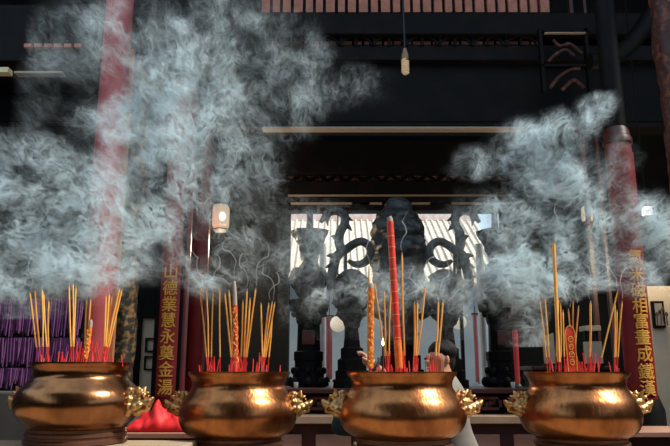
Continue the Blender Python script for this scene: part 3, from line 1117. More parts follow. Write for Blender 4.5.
def add_handle(parent, ang, R, z, sc=1.0):
    h = link('beast_head_handle', HEAD, M['gold'], parent)
    h.location = ((R + 0.002) * math.cos(ang), (R + 0.002) * math.sin(ang), z)
    h.rotation_euler = (0, 0, ang)
    h.scale = (sc, sc, sc)
    for s in (-1, 1):
        e = link('ear', EAR, M['gold'], h)
        e.location = (0.040, s * 0.030, 0.046)
        e.rotation_euler = (s * -0.35, 0.1, 0)
        y = link('eye', EYE, M['brass_dark'], h)
        y.location = (0.071, s * 0.022, 0.022)
    return h


def censer(u, Y, prof, vfoot, ztable, material, label, hz, hang, hsc=1.0):
    """prof: (half width px, v) from the rim to the foot joint, at distance Y"""
    p = at(u, 371.5, Y)
    t = thing('brass_censer', (p.x, Y, ztable), label, 'incense burner', 'brass incense burners in a row')
    s = pxm(371.5, Y)
    P = [(h * s, CAMZ - (v - 371.5) * s * 1.0 - ztable) for h, v in prof]
    c = catmull(P[2:], 5)
    outer = P[:2] + c
    ztop = P[0][1]
    # inner wall from the rim down to the ash
    inner = [(P[0][0] - 0.013, ztop), (P[2][0] - 0.016, ztop - 0.022), (P[3][0] - 0.018, ztop - 0.06)]
    full = list(reversed(inner)) + outer
    mb = MB().lathe(full, 96)
    mb.build('bowl', material, t, True, 0, 50)
    # incense ash
    ash = MB().lathe([(P[2][0] - 0.012, ztop - 0.045), (P[2][0] - 0.015, ztop - 0.024), (P[2][0] * 0.6, ztop - 0.014), (0.02, ztop - 0.010)], 48)
    ash.build('ash', M['ash'], t, True)
    # foot
    zf = P[-1][1]
    rf = P[-1][0]
    fp = [(rf * 1.0, 0), (rf * 1.06, 0.004), (rf * 1.06, zf * 0.28), (rf * 1.02, zf * 0.34), (rf * 1.02, zf * 0.48), (rf * 1.045, zf * 0.54), (rf * 1.045, zf * 0.72), (rf * 1.0, zf * 0.80), (rf * 1.0, zf * 0.98), (rf * 0.95, zf + 0.004)]
    MB().lathe(fp, 72).build('foot_ring', M['foot'], t, True, 0, 25)
    # handles
    zz = CAMZ - (hz - 371.5) * s - ztable
    Rz = max(h for h, v in prof) * s
    # radius of the bowl at the handle's height
    best = min(outer, key=lambda q: abs(q[1] - zz))
    add_handle(t, hang, best[0] - 0.018, zz, hsc * 0.92)
    add_handle(t, hang + PI, best[0] - 0.018, zz, hsc * 0.92)
    return t, p.x, ztable + ztop - 0.012, P[2][0]


PA = [(54.5, 371.6), (54.5, 374.2), (51.5, 377.5), (49.8, 382), (50.2, 387), (54, 393), (59, 400), (62, 408), (62.6, 415), (60.6, 422), (56.5, 428), (50.5, 432), (46.5, 433.6)]
P1 = [(48.6, 362.6), (48.6, 365.0), (46.5, 367.5), (45.0, 371.5), (45.6, 377), (50.5, 383), (57, 390), (60.2, 397.5), (60.6, 404), (58.5, 411), (53.5, 417.5), (48, 422), (45.5, 424.8)]


def scaled(P, k, k2=None):
    return [(h, v) for h, v in P]


PA2 = [(h * 0.922, v) for h, v in PA]
C = []
C.append(censer(81.5, 3.02, P1, 443, SZ, M['brass_dark'], 'leftmost brass incense burner, darker than the rest, standing on the beige slab', 400, math.radians(-13), 1.02))
C.append(censer(239.5, 3.28, PA2, 446, TZ, M['brass'], 'second brass incense burner from the left, right of the red cloth', 403, 0.0))
C.append(censer(401.5, 3.00, PA, 446, TZ, M['brass'], 'largest-looking brass incense burner, holding the tall red joss stick', 403, 0.0))
C.append(censer(576, 3.25, PA2, 446, TZ, M['brass'], 'rightmost brass incense burner, before the red column with gold characters', 403, 0.0))


# ------------------------------------------------------------------ incense
def stick_path(tip_uv, base_uv, ci, dy, bend=None):
    """points of a stick standing in censer ci: base is on the ash, dy metres behind the rim's centre"""
    Y = (3.02, 3.28, 3.0, 3.25)[ci] + dy
    zb = C[ci][2] - 0.004
    tu, tv = tip_uv
    bu, bv = base_uv
    # follow the line down to the ash
    A, B = at(tu, tv, Y), at(bu, bv, Y)
    k = (A.z - zb) / max(1e-4, (A.z - B.z))
    root = A + (B - A) * k
    return A, root


STICKS = 0
GROUPN = ['leftmost censer', 'second censer from the left', 'third censer, the big one', 'rightmost censer']


def stick(ci, tip, base, where, r=0.0036, dy=0.0, m='joss', red=0.085, bend=None):
    A, root = stick_path(tip, base, ci, dy)
    t = thing('incense_stick', root, 'thin orange incense stick ' + where, 'incense stick', 'incense sticks ' + where)
    d = A - root
    L = d.length
    k = min(0.45, red / L)
    mid = d * k
    MB().tube([(0, 0, 0), mid], r * 0.62, 7).build('red_stem', M['stem'], t)
    if bend:
        b = at(bend[0], bend[1], A.y) - root
        pts = [mid, mid + (b - mid) * 0.5, b, b + (d - b) * 0.5, d]
    else:
        w = Vector((random.uniform(-1, 1), 0, 0)) * 0.003
        pts = [mid, mid + (d - mid) * 0.5 + w, mid + (d - mid) * 0.97, d]
    MB().tube(pts, [r] * (len(pts) - 1) + [r * 0.7], 8).build('incense_paste', M[m], t)
    tipd = (d - pts[-2]).normalized()
    MB().tube([d, d + tipd * 0.012], [r * 0.75, r * 0.4], 6).build('ash_tip', M['burnt'], t)
    return t


W0 = 'in the left cluster of the leftmost censer'
for tp, bs in (((30, 293.5), (38, 360)), ((35, 291), (40.5, 360)), ((42, 291), (43, 360)), ((43.5, 294), (47.5, 360)), ((48.7, 302), (48.3, 360))):
    stick(0, tp, bs, W0, dy=random.uniform(-0.05, 0.05))
W1 = 'in the middle cluster of the leftmost censer'
for tp, bs in (((69, 287), (71, 352)), ((73, 285), (72.7, 352)), ((75.8, 288), (73.5, 352)), ((86.6, 301), (84.5, 360)), ((90.6, 300), (87, 360))):
    stick(0, tp, bs, W1, dy=random.uniform(-0.05, 0.05))
W2_ = 'in the right cluster of the leftmost censer'
for tp, bs in (((106, 296), (104, 355)), ((109, 295), (105, 355)), ((112, 297), (105.5, 355)), ((119.5, 289), (106.5, 350)), ((121.5, 291), (108, 350))):
    stick(0, tp, bs, W2_, dy=random.uniform(-0.05, 0.05), r=0.0042)
W3 = 'in the left cluster of the second censer from the left'
for tp, bs in (((200, 290), (207, 365)), ((206.5, 289), (208.5, 365)), ((213, 293.5), (211, 365)), ((219.6, 290), (220, 372))):
    stick(1, tp, bs, W3, dy=random.uniform(-0.05, 0.05), m='joss_pale')
W4 = 'around the dragon stick of the second censer from the left'
for tp, bs in (((225, 295), (231, 355)), ((229, 292), (232.5, 355)), ((243, 302), (241, 365)), ((247, 291), (243.5, 365)), ((255.6, 290), (245.5, 365)), ((250, 300), (244.5, 365))):
    stick(1, tp, bs, W4, dy=random.uniform(0.01, 0.07), r=0.0042)
W5 = 'in the right cluster of the second censer from the left'
for tp, bs in (((261, 305), (262.5, 360)), ((268.6, 305), (263, 360)), ((272, 303), (264, 360)), ((274.5, 304), (265, 360)), ((272, 318), (268.5, 362))):
    stick(1, tp, bs, W5, dy=random.uniform(-0.05, 0.05))
W6 = 'left of the tall red joss stick in the third censer'
for tp, bs in (((369, 268), (369.5, 360)), ((374.5, 284), (384, 350)), ((384, 292), (385.5, 353)), ((391, 286), (389, 353))):
    stick(2, tp, bs, W6, dy=random.uniform(0.02, 0.08), m='joss_pale')
W7 = 'right of the tall red joss stick in the third censer'
for tp, bs in (((402, 255), (404.5, 349)), ((414.5, 304), (414.5, 357)), ((417.5, 303), (416, 357)), ((425, 288), (417.5, 353)), ((438.5, 302), (435.5, 357)), ((443, 302), (438, 357))):
    stick(2, tp, bs, W7, dy=random.uniform(-0.05, 0.05), r=0.0040)
W8 = 'in the left cluster of the rightmost censer'
for tp, bs in (((540, 301.5), (547.6, 370)), ((545, 300), (549, 360)), ((558.5, 300), (556, 364)), ((560.5, 305), (561, 364)), ((563, 312), (564.5, 364))):
    stick(3, tp, bs, W8, dy=random.uniform(-0.04, 0.06))
W9 = 'standing behind the red plaque stick of the rightmost censer'
for tp, bs in (((568.5, 311), (571, 345)), ((573, 302), (573, 345)), ((578.5, 308), (575.5, 345))):
    stick(3, tp, bs, W9, dy=0.05 + random.uniform(0, 0.03), m='joss_pale')
W10 = 'in the right cluster of the rightmost censer'
stick(3, (590.5, 303), (590, 354), W10, r=0.0052, dy=0.02)
stick(3, (617.5, 292), (601, 360), W10, dy=-0.02, bend=(613, 310))
stick(3, (615, 305), (614.5, 366), W10, dy=0.03)
stick(3, (622, 303), (617.5, 363), W10, dy=-0.01)
stick(3, (617, 312), (615.5, 366), W10, dy=0.04)


# big joss sticks
def big_joss(ci, tip, base, r, label, dy, wrapm, burnt=0.0, pattern='scroll', lower=0.0, redstem=0.03, cat='joss stick', sag=0.0):
    A, root = stick_path(tip, base, ci, dy)
    t = thing('joss_stick', root, label, cat)
    d = A - root
    L = d.length
    ax = d.normalized()
    MB().tube([(0, 0, 0), ax * redstem], r * 0.5, 10).build('red_stem', M['stem'], t)
    top = L - burnt
    pts = [ax * redstem + ax * (top - redstem) * k / 6 + Vector((sag * math.sin(PI * k / 6), 0, 0)) for k in range(7)]
    MB().tube(pts, [r * (1.0 + 0.02 * (k % 2)) for k in range(7)], 20).build('wrapper', wrapm, t)
    if burnt:
        MB().tube([ax * top, ax * (top + burnt * 0.5), ax * L + Vector((-0.004, 0, 0))], [r * 0.92, r * 0.86, r * 0.8], 16).build('burnt_end', M['burnt'], t)
    side = ax.cross(Vector((0, 1, 0))).normalized()
    mb = MB()

    def on(h, a):
        i = min(5, max(0, int((h - redstem) / max(1e-4, (top - redstem)) * 6)))
        off = Vector((sag * math.sin(PI * (h - redstem) / (top - redstem)), 0, 0))
        return ax * h + off + (side * math.sin(a) + Vector((0, -1, 0)) * math.cos(a)) * (r * 1.0 + 0.0006)
    if pattern == 'scroll':
        n = int((top - redstem) / 0.004)
        for ph in (0.0, 2.1, 4.2):
            pts = [on(redstem + 0.01 + (top - redstem - 0.02) * j / n, ph + 0.09 * j + 0.7 * math.sin(j * 0.45)) for j in range(n + 1)]
            mb.tube(pts, 0.0016, 5)
        for j in range(int((top - redstem) / 0.018)):
            h = redstem + 0.01 + j * 0.018
            mb.ball(on(h, 0.6 * math.sin(j * 2.3)), (0.0045, 0.002, 0.006), 8, 5)
    elif pattern == 'bands':
        for j in range(int((top - redstem) / 0.05)):
            h = redstem + 0.03 + j * 0.05
            mb.tube([on(h, a * 0.3) for a in range(22)], 0.0012, 5)
    if mb.v:
        mb.build('gold_ornament', M['goldprint'], t)
    if lower:
        MB().tube([ax * redstem, ax * (redstem + lower)], r * 1.12, 18).build('orange_sleeve', M['orangewrap'], t)
    return t


big_joss(1, (234.6, 281.5), (236, 366), 0.0115, 'thick red joss stick with gold dragon scroll and grey burnt end in the second censer', -0.06, M['redpaper'], burnt=0.115)
big_joss(2, (371, 284), (370.3, 371), 0.0135, 'thick orange joss stick with scroll pattern at the left rim of the third censer', -0.09, M['orangewrap'], burnt=0.02)
big_joss(2, (389.8, 217), (398.3, 352), 0.0150, 'tallest thick red joss stick, leaning, in the third censer', -0.05, M['redpaper'], burnt=0.022, pattern='bands', lower=0.12)
big_joss(3, (553.6, 243.5), (559, 366), 0.0082, 'tall thick orange joss stick standing in the rightmost censer', -0.03, M['joss'], pattern='none', redstem=0.06)
big_joss(0, (91.3, 320), (85.8, 356), 0.0095, 'short thick yellow and red joss stick with pale end in the leftmost censer', -0.07, M['orangewrap'], burnt=0.03)
# broader sleeve bundle in the rightmost censer: a flat-topped plaque stick
A, root = stick_path((572.5, 326), (572.7, 372), 3, -0.09)
t = thing('plaque_stick', root, 'red paper plaque stick with rounded top and gold print in the rightmost censer', 'joss stick')
H = (A - root).length
w = 5.0 * pxm(350, 3.16)
poly = [(-w * 0.9, 0.0), (w * 0.9, 0.0), (w, H * 0.82)] + [(w * math.cos(a), H * 0.82 + H * 0.18 * math.sin(a)) for a in [PI * k / 10 for k in range(1, 10)]] + [(-w, H * 0.82)]
MB().prism(poly, -0.006, 0.006).build('plaque', M['redpaper'], t, False, 0.002)
mb = MB()
for a, b in zip(poly, poly[1:] + poly[:1]):
    mb.tube([(a[0] * 0.97, -0.0065, a[1]), (b[0] * 0.97, -0.0065, b[1])], 0.0017, 6)
mb.build('gold_edge', M['goldprint'], t)
mb = MB()
for k in range(4):
    zc = H * (0.26 + 0.155 * k)
    pts = [(w * 0.5 * math.cos(a) * (1 if k % 2 else 0.8), -0.007, zc + H * 0.055 * math.sin(a)) for a in [2 * PI * j / 14 for j in range(15)]]
    mb.tube(pts, 0.0016, 5)
    mb.tube([(-w * 0.4, -0.007, zc), (w * 0.4, -0.007, zc + 0.004)], 0.0016, 5)
mb.build('gold_print', M['goldprint'], t)
MB().tube([(0, 0.002, -0.001), (0, 0.002, H * 0.15)], 0.006, 8).build('stem', M['stem'], t)

# black taper with a flame in the third censer
A, root = stick_path((383, 346), (383, 366), 2, -0.10)
t = thing('burning_taper', root, 'short black taper with a small flame in the third censer', 'taper')
d = A - root
MB().tube([(0, 0, 0), d], 0.0045, 10).build('taper', M['blackwax'], t)
MB().lathe([(0.001, 0), (0.0052, 0.007), (0.0055, 0.013), (0.0030, 0.024), (0.0006, 0.034)], 12, tuple(d)).build('flame', M['flame'], t)

# burnt-down stubs
STUB = []
for k in range(6):
    h = 0.035 + 0.014 * k
    mb = MB().tube([(0, 0, 0), (0.002 * (k - 2), 0, h * 0.5), (0.003 * (k - 2), 0.001, h)], [0.0026, 0.0026, 0.0022], 6)
    STUB.append(mb.mesh('incense_stub'))


def stubs(ci, spans, where):
    first = None
    Y = (3.02, 3.28, 3.0, 3.25)[ci]
    for (u0, u1, n, hmax) in spans:
        for _ in range(n):
            u = random.uniform(u0, u1)
            dy = random.uniform(-0.13, 0.10)
            me = STUB[random.choice(range(hmax))]
            mm = random.choice(['stem', 'stem', 'stem', 'stem_pink'])
            x = at(u, 371.5, Y + dy).x
            if first is None or True:
                o = bpy.data.objects.new('incense_stub', me)
                COL.objects.link(o)
            if not me.materials:
                me.materials.append(M['stem'])
            o.material_slots[0].link = 'OBJECT'
            o.material_slots[0].material = M[mm]
            o.location = (x, Y + dy, C[ci][2] - 0.006)
            o.rotation_euler = (random.uniform(-0.12, 0.12), random.uniform(-0.16, 0.16), random.uniform(0, 6))
            tag(o, 'burnt-down red incense stub stuck in the ash of the ' + where, 'incense stub', 'incense stubs in the ' + where)


stubs(0, [(40, 50, 6, 4), (56, 70, 7, 3), (70, 80, 9, 6), (82, 92, 12, 6), (94, 108, 9, 6), (108, 128, 3, 2)], 'leftmost censer')
stubs(1, [(200, 204, 2, 2), (206, 218, 12, 5), (228, 246, 20, 6), (252, 266, 13, 6), (278, 284, 2, 2)], 'second censer from the left')
stubs(2, [(378, 392, 12, 6), (392, 404, 12, 6), (404, 420, 12, 6), (424, 432, 5, 5), (433, 446, 5, 4)], 'third censer from the left')
stubs(3, [(548, 556, 4, 4), (562, 570, 5, 4), (577, 586, 9, 6), (586, 600, 14, 6), (610, 618, 3, 3)], 'rightmost censer')


# ------------------------------------------------------------------ the visitor behind the third censer
def skin_mesh(name, joints, edges, root=0, sub=2):
    me = bpy.data.meshes.new(name)
    me.from_pydata([j[0] for j in joints], edges, [])
    o = bpy.data.objects.new(name, me)
    COL.objects.link(o)
    s = o.modifiers.new('skin', 'SKIN')
    s.use_smooth_shade = True
    for i, j in enumerate(joints):
        r = j[1]
        me.skin_vertices[0].data[i].radius = r if hasattr(r, '__len__') else (r, r)
        me.skin_vertices[0].data[i].use_root = (i == root)
    b = o.modifiers.new('sub', 'SUBSURF')
    b.levels = sub
    b.render_levels = sub
    return baked(o, name)


PY = 4.15
pk = pxm(371.5, PY)
hd = at(438, 361, PY)
t = thing('person', (at(446, 371.5, PY).x, PY, 0), 'dark-haired person in a grey-white shirt bending behind the third censer, one arm reaching out', 'person')
T = t.location


def L_(u, v, dy=0.0):
    q = at(u, v, PY)
    return (q.x - T.x, dy, q.z - T.z)


hx_, _, hz_ = L_(438, 361)
sh = L_(444, 383)          # base of the neck
pel = (0.02, 0.05, 0.80)
J = [
    (pel, (0.145, 0.115)),                          # 0 pelvis
    ((0.01, 0.04, 0.95), (0.128, 0.105)),           # 1 waist
    ((0.00, 0.02, 1.10), (0.138, 0.110)),           # 2 chest
    ((sh[0], 0.0, sh[2] - 0.03), (0.105, 0.085)),   # 3 upper chest
    ((hx_ + 0.025, -0.01, hz_ - 0.075), 0.052),     # 4 neck
    ((hx_ + 0.005, -0.01, hz_ + 0.005), (0.078, 0.085)),     # 5 head
    ((hx_ + 0.0, -0.01, hz_ + 0.075), (0.068, 0.075)),     # 6 crown
    ((sh[0] + 0.055, 0.10, sh[2] - 0.055), 0.056),   # 7 right shoulder (back)
    ((sh[0] + 0.050, 0.16, 0.93), 0.042),           # 8 right elbow
    ((-0.07, 0.10, 0.88), 0.034),                   # 9 right wrist
    ((sh[0] - 0.06, -0.12, sh[2] - 0.06), 0.060),   # 10 left shoulder
    (L_(405, 392, -0.18), 0.044),                   # 11 left elbow
    (L_(374, 368, -0.14), 0.030),                   # 12 left wrist
    (L_(366, 359, -0.12), (0.018, 0.034)),          # 13 palm
    ((0.13, 0.09, 0.74), 0.092),                    # 14
    ((0.14, 0.03, 0.45), 0.062),                    # 15 knee
    ((0.14, 0.09, 0.08), 0.042),                    # 16 ankle
    ((0.14, -0.05, 0.04), (0.045, 0.035)),          # 17 toe
    ((-0.02, 0.07, 0.74), 0.092),
    ((-0.03, 0.00, 0.45), 0.062),
    ((-0.03, 0.06, 0.08), 0.042),
    ((-0.03, -0.08, 0.04), (0.045, 0.035)),
]
Ed = [(0, 1), (1, 2), (2, 3), (3, 4), (4, 5), (5, 6), (3, 7), (7, 8), (8, 9), (3, 10), (10, 11), (11, 12), (12, 13), (0, 14), (14, 15), (15, 16), (16, 17), (0, 18), (18, 19), (19, 20), (20, 21)]
body = skin_mesh('body', J, Ed)
mb = MB()
for v in body.vertices:
    pass
bo = link('body', body, M['skin'], t)
# face: nose, brow, ears, facing left (-x) and a little away
fx = Vector((-0.85, -0.5, -0.12)).normalized()
sx = fx.cross(Vector((0, 0, 1))).normalized()
hc = Vector((hx_ + 0.004, -0.01, hz_ + 0.01))
mb = MB()
rotf = Matrix((tuple((fx.x, sx.x, 0)), tuple((fx.y, sx.y, 0)), tuple((fx.z, sx.z, 1))))
mb.ball(hc + fx * 0.085 + Vector((0, 0, -0.012)), (0.018, 0.013, 0.024), 10, 8)
mb.ball(hc + fx * 0.082 + Vector((0, 0, -0.004 + 0.02)), (0.012, 0.010, 0.026), 10, 8)
mb.ball(hc + fx * 0.055 + Vector((0, 0, -0.075)), (0.030, 0.032, 0.022), 12, 8)
mb.build('face_relief', M['skin'], t)
for s in (-1, 1):
    MB().ball(hc + sx * s * 0.074 - fx * 0.005 + Vector((0, 0, -0.005)), (0.013, 0.010, 0.026), 10, 8).build('ear', M['skin'], t)
    MB().ball(hc + fx * 0.076 + sx * s * 0.030 + Vector((0, 0, 0.012)), (0.010, 0.010, 0.008), 10, 8).build('eye', M['hair'], t)
mb = MB().ball(hc + fx * 0.079 + Vector((0, 0, -0.046)), (0.010, 0.022, 0.006), 10, 8)
mb.build('mouth', M['candle'], t)
# hair: cap over the crown and the back of the head
mb = MB()
mb.ball(hc - fx * 0.032 + Vector((0, 0, 0.046)), (0.090, 0.088, 0.068), 24, 14)
mb.ball(hc - fx * 0.058 + Vector((0, 0, -0.010)), (0.056, 0.076, 0.085), 20, 12)
V2 = []
for v in mb.v:
    n = mnoise.noise(Vector(v) * 30)
    q = Vector(v) + (Vector(v) - hc) * 0.05 * n
    V2.append(tuple(q))
mb.v = V2
hm = organic(mb, 'hair', 0.008, 3)
link('hair', hm, M['hair'], t)


# clothing: the body's own surface pushed out, cut at the neckline, cuffs and hem
def garment(name, keep, off, material):
    me = body.copy()
    bm = bmesh.new()
    bm.from_mesh(me)
    bm.normal_update()
    for v in bm.verts:
        v.co += v.normal * off
    dele = [f for f in bm.faces if not keep(f.calc_center_median())]
    bmesh.ops.delete(bm, geom=dele, context='FACES')
    bm.to_mesh(me)
    bm.free()
    o = link(name, me, material, t)
    s = o.modifiers.new('solid', 'SOLIDIFY')
    s.thickness = 0.006
    return o


zn = hz_ - 0.085
wl = Vector(L_(374, 368, -0.14))
wr = Vector((-0.07, 0.10, 0.88))
el = Vector(L_(405, 392, -0.18))


def shirt_keep(c):
    if c.z < 0.70 or c.z > zn:
        return False
    if (c - el).dot((wl - el).normalized()) > 0.04 and (c - wl).length < 0.30 and c.x < el.x + 0.02:
        return False
    if (c - wr).length < 0.10:
        return False
    if c.z < 0.78 and (c - Vector(pel)).length > 0.26:
        return False
    return True


garment('shirt', shirt_keep, 0.012, M['shirt'])
garment('trousers', lambda c: c.z < 0.80 and c.z > 0.07 and (c - wr).length > 0.14, 0.008, M['trousers'])
mb = MB()
for x, y in ((0.14, 0.0), (-0.03, -0.03)):
    mb2 = MB().ball((x, y, 0.045), (0.050, 0.13, 0.045), 16, 10)
    mb2.build('shoe', M['trousers'], t)
# fingers of the two hands
for wrist, palm, dirv, nm in ((wl, Vector(L_(366, 359, -0.12)), (Vector(L_(364, 352, -0.12)) - Vector(L_(374, 368, -0.14))).normalized(), 'a'), (wr, wr + Vector((-0.05, -0.01, -0.03)), Vector((-0.8, -0.1, -0.4)).normalized(), 'b')):
    up_ = dirv.cross(Vector((0, 1, 0))).normalized()
    lat = Vector((0, 1, 0))
    for k, ln in enumerate((0.058, 0.066, 0.062, 0.048)):
        o0_ = palm + lat * (k - 1.5) * 0.017
        a = o0_ + dirv * ln * 0.45
        b = o0_ + dirv * ln * 0.8 + up_ * 0.012
        c = o0_ + dirv * ln * 0.95 + up_ * 0.03
        MB().tube([o0_ - dirv * 0.015, o0_, a, b, c], [0.009, 0.0092, 0.0085, 0.0078, 0.005], 10).build('finger', M['skin'], t)
    MB().tube([palm - dirv * 0.03 - lat * 0.02, palm - dirv * 0.005 - lat * 0.040 + up_ * 0.01, palm + dirv * 0.02 - lat * 0.042 + up_ * 0.022], [0.011, 0.0095, 0.006], 10).build('thumb', M['skin'], t)
    MB().ball(palm - dirv * 0.012, (0.034, 0.036, 0.034), 14, 10).build('hand', M['skin'], t)

# dark teal shoulder bag hanging from the reaching arm
bx = at(351, 430, 4.05)
wv = Vector(wl) + T
t = thing('cloth_bag', (bx.x, 4.02, at(0, 436, 4.02).z), 'dark teal cloth bag hanging from the arm behind the third censer', 'bag')
zb = t.location.z
prof = [(0.02, 0.0), (0.085, 0.008), (0.108, 0.05), (0.105, 0.12), (0.088, 0.19), (0.07, 0.22)]
mb = MB().lathe(catmull(prof, 4), 32)
mb.v = [(x * (1 + 0.05 * math.sin(z * 40)), y * 0.55, z) for x, y, z in mb.v]
mb.build('pouch', M['bag'], t)
pa = Vector((wv.x + 0.02, wv.y, wv.z + 0.02)) - t.location
MB().tube(catmull([(-0.06, -0.01, 0.21), tuple(pa * 0.6 + Vector((-0.03, -0.05, 0.06))), tuple(pa + Vector((-0.01, -0.06, 0.0))), tuple(pa + Vector((0, 0, 0.035))), tuple(pa + Vector((0.01, 0.06, 0.0))), tuple(pa * 0.6 + Vector((0.05, 0.05, 0.06))), (0.06, 0.01, 0.21)], 6), 0.008, 8).build('strap', M['bag'], t)


# ------------------------------------------------------------------ smoke
def smoke_material(name, dens, aniso, col):
    m = bpy.data.materials.new(name)
    m.use_nodes = True
    nt = m.node_tree
    nt.nodes.clear()
    o = nt.nodes.new('ShaderNodeOutputMaterial')
    p = nt.nodes.new('ShaderNodeVolumePrincipled')
    p.inputs['Color'].default_value = (*col, 1)
    p.inputs['Density'].default_value = dens
    p.inputs['Anisotropy'].default_value = aniso
    nt.links.new(p.outputs[0], o.inputs['Volume'])
    return m


def smoke(name, blobs, lo, hi, voxel, material, label, seed, gain=1.0, warp=0.10, base=0.34, fgain=7.0):
    """blobs: (centre, radii, weight) in metres; a density field of soft billows broken up by curling filaments"""
    vol = bpy.data.volumes.new(name)
    ob = bpy.data.objects.new(name, vol)
    COL.objects.link(ob)
    tag(ob, label, 'smoke', None, 'stuff')
    g = bpy.data.node_groups.new(name, 'GeometryNodeTree')
    g.interface.new_socket('Geometry', in_out='OUTPUT', socket_type='NodeSocketGeometry')
    N, K = g.nodes, g.links

    def plug(a, sock):
        if isinstance(a, bpy.types.NodeSocket):
            K.new(a, sock)
        else:
            sock.default_value = a

    def math_(op, a, b=0.0, c=None, clamp=False):
        n = N.new('ShaderNodeMath')
        n.operation = op
        n.use_clamp = clamp
        plug(a, n.inputs[0])
        plug(b, n.inputs[1])
        if c is not None:
            plug(c, n.inputs[2])
        return n.outputs[0]

    def vmath(op, a, b=None, s=None):
        n = N.new('ShaderNodeVectorMath')
        n.operation = op
        plug(a, n.inputs[0])
        if b is not None:
            plug(b, n.inputs[1])
        if s is not None:
            plug(s, n.inputs['Scale'])
        return n.outputs['Value'] if op in ('LENGTH', 'DOT_PRODUCT') else n.outputs['Vector']

    def noise_(vec, scale, detail, rough=0.55, dist=0.0, color=False):
        n = N.new('ShaderNodeTexNoise')
        plug(vec, n.inputs['Vector'])
        n.inputs['Scale'].default_value = scale
        n.inputs['Detail'].default_value = detail
        n.inputs['Roughness'].default_value = rough
        n.inputs['Distortion'].default_value = dist
        return n.outputs['Color' if color else 0]

    pos = N.new('GeometryNodeInputPosition').outputs[0]
    off = vmath('ADD', vmath('MULTIPLY', pos, (1.0, 0.35, 1.0)), (seed * 7.3, seed * 3.1, seed * 1.7))
    w1 = vmath('SCALE', vmath('SUBTRACT', noise_(off, 2.6, 3, color=True), (0.5, 0.5, 0.5)), s=warp * 2.6)
    w2 = vmath('SCALE', vmath('SUBTRACT', noise_(off, 9.0, 2, color=True), (0.5, 0.5, 0.5)), s=0.075)
    wp = vmath('ADD', vmath('ADD', pos, w1), w2)
    total = None
    for c, r, wgt in blobs:
        d = vmath('DIVIDE', vmath('SUBTRACT', wp, tuple(c)), tuple(r))
        l2 = vmath('DOT_PRODUCT', d, d)
        e = math_('MULTIPLY', math_('EXPONENT', math_('MULTIPLY', math_('POWER', l2, 1.3), -0.85)), wgt)
        total = e if total is None else math_('ADD', total, e)
    wo = vmath('ADD', off, vmath('ADD', vmath('SCALE', w1, s=0.8), vmath('SCALE', w2, s=1.1)))
    big = noise_(wo, 5.0, 5, 0.6)
    bigm = N.new('ShaderNodeMapRange')
    bigm.inputs[1].default_value = 0.41
    bigm.inputs[2].default_value = 0.64
    plug(big, bigm.inputs[0])
    # thin curling filaments: ridges of warped noise at two sizes
    def ridge(scale, width, dist):
        n = noise_(wo, scale, 2, 0.5, dist)
        a = math_('ABSOLUTE', math_('SUBTRACT', n, 0.5))
        return math_('SUBTRACT', 1.0, math_('DIVIDE', a, width), clamp=True)
    r1 = ridge(11.0, 0.040, 1.6)
    r2 = ridge(25.0, 0.075, 1.6)
    # crisper curls low down near the tips, softer haze higher up
    sx_ = N.new('ShaderNodeSeparateXYZ')
    plug(pos, sx_.inputs[0])
    hm_ = N.new('ShaderNodeMapRange')
    hm_.inputs[1].default_value = 1.6
    hm_.inputs[2].default_value = 2.9
    hm_.inputs[3].default_value = 1.7
    hm_.inputs[4].default_value = 0.40
    plug(sx_.outputs[2], hm_.inputs[0])
    fil = math_('MULTIPLY', math_('ADD', math_('MULTIPLY', r1, fgain), math_('MULTIPLY', r2, fgain * 0.9)), hm_.outputs[0])
    body = math_('MULTIPLY', bigm.outputs[0], base)
    det = math_('ADD', body, math_('MULTIPLY', fil, math_('ADD', bigm.outputs[0], 0.12)))
    den = math_('MULTIPLY', total, math_('ADD', det, 0.02))
    den = math_('MULTIPLY', math_('MAXIMUM', math_('SUBTRACT', den, 0.015), 0.0), gain)
    vc = N.new('GeometryNodeVolumeCube')
    plug(den, vc.inputs['Density'])
    vc.inputs['Min'].default_value = lo
    vc.inputs['Max'].default_value = hi
    for ax_, i in (('X', 0), ('Y', 1), ('Z', 2)):
        vc.inputs['Resolution ' + ax_].default_value = max(8, int((hi[i] - lo[i]) / voxel))
    sm = N.new('GeometryNodeSetMaterial')
    sm.inputs['Material'].default_value = material
    out = N.new('NodeGroupOutput')
    K.new(vc.outputs[0], sm.inputs[0])
    K.new(sm.outputs[0], out.inputs[0])
    md = ob.modifiers.new('smoke', 'NODES')
    md.node_group = g
    return ob


SM = smoke_material('blue_white_smoke', 6.8, 0.0, (0.83, 0.955, 1.0))


def blob(u, v, Y, ru, rv, w, ry=0.045):
    k = pxm(v, Y)
    return (at(u, v, Y), (ru * k, ry, rv * k), w)


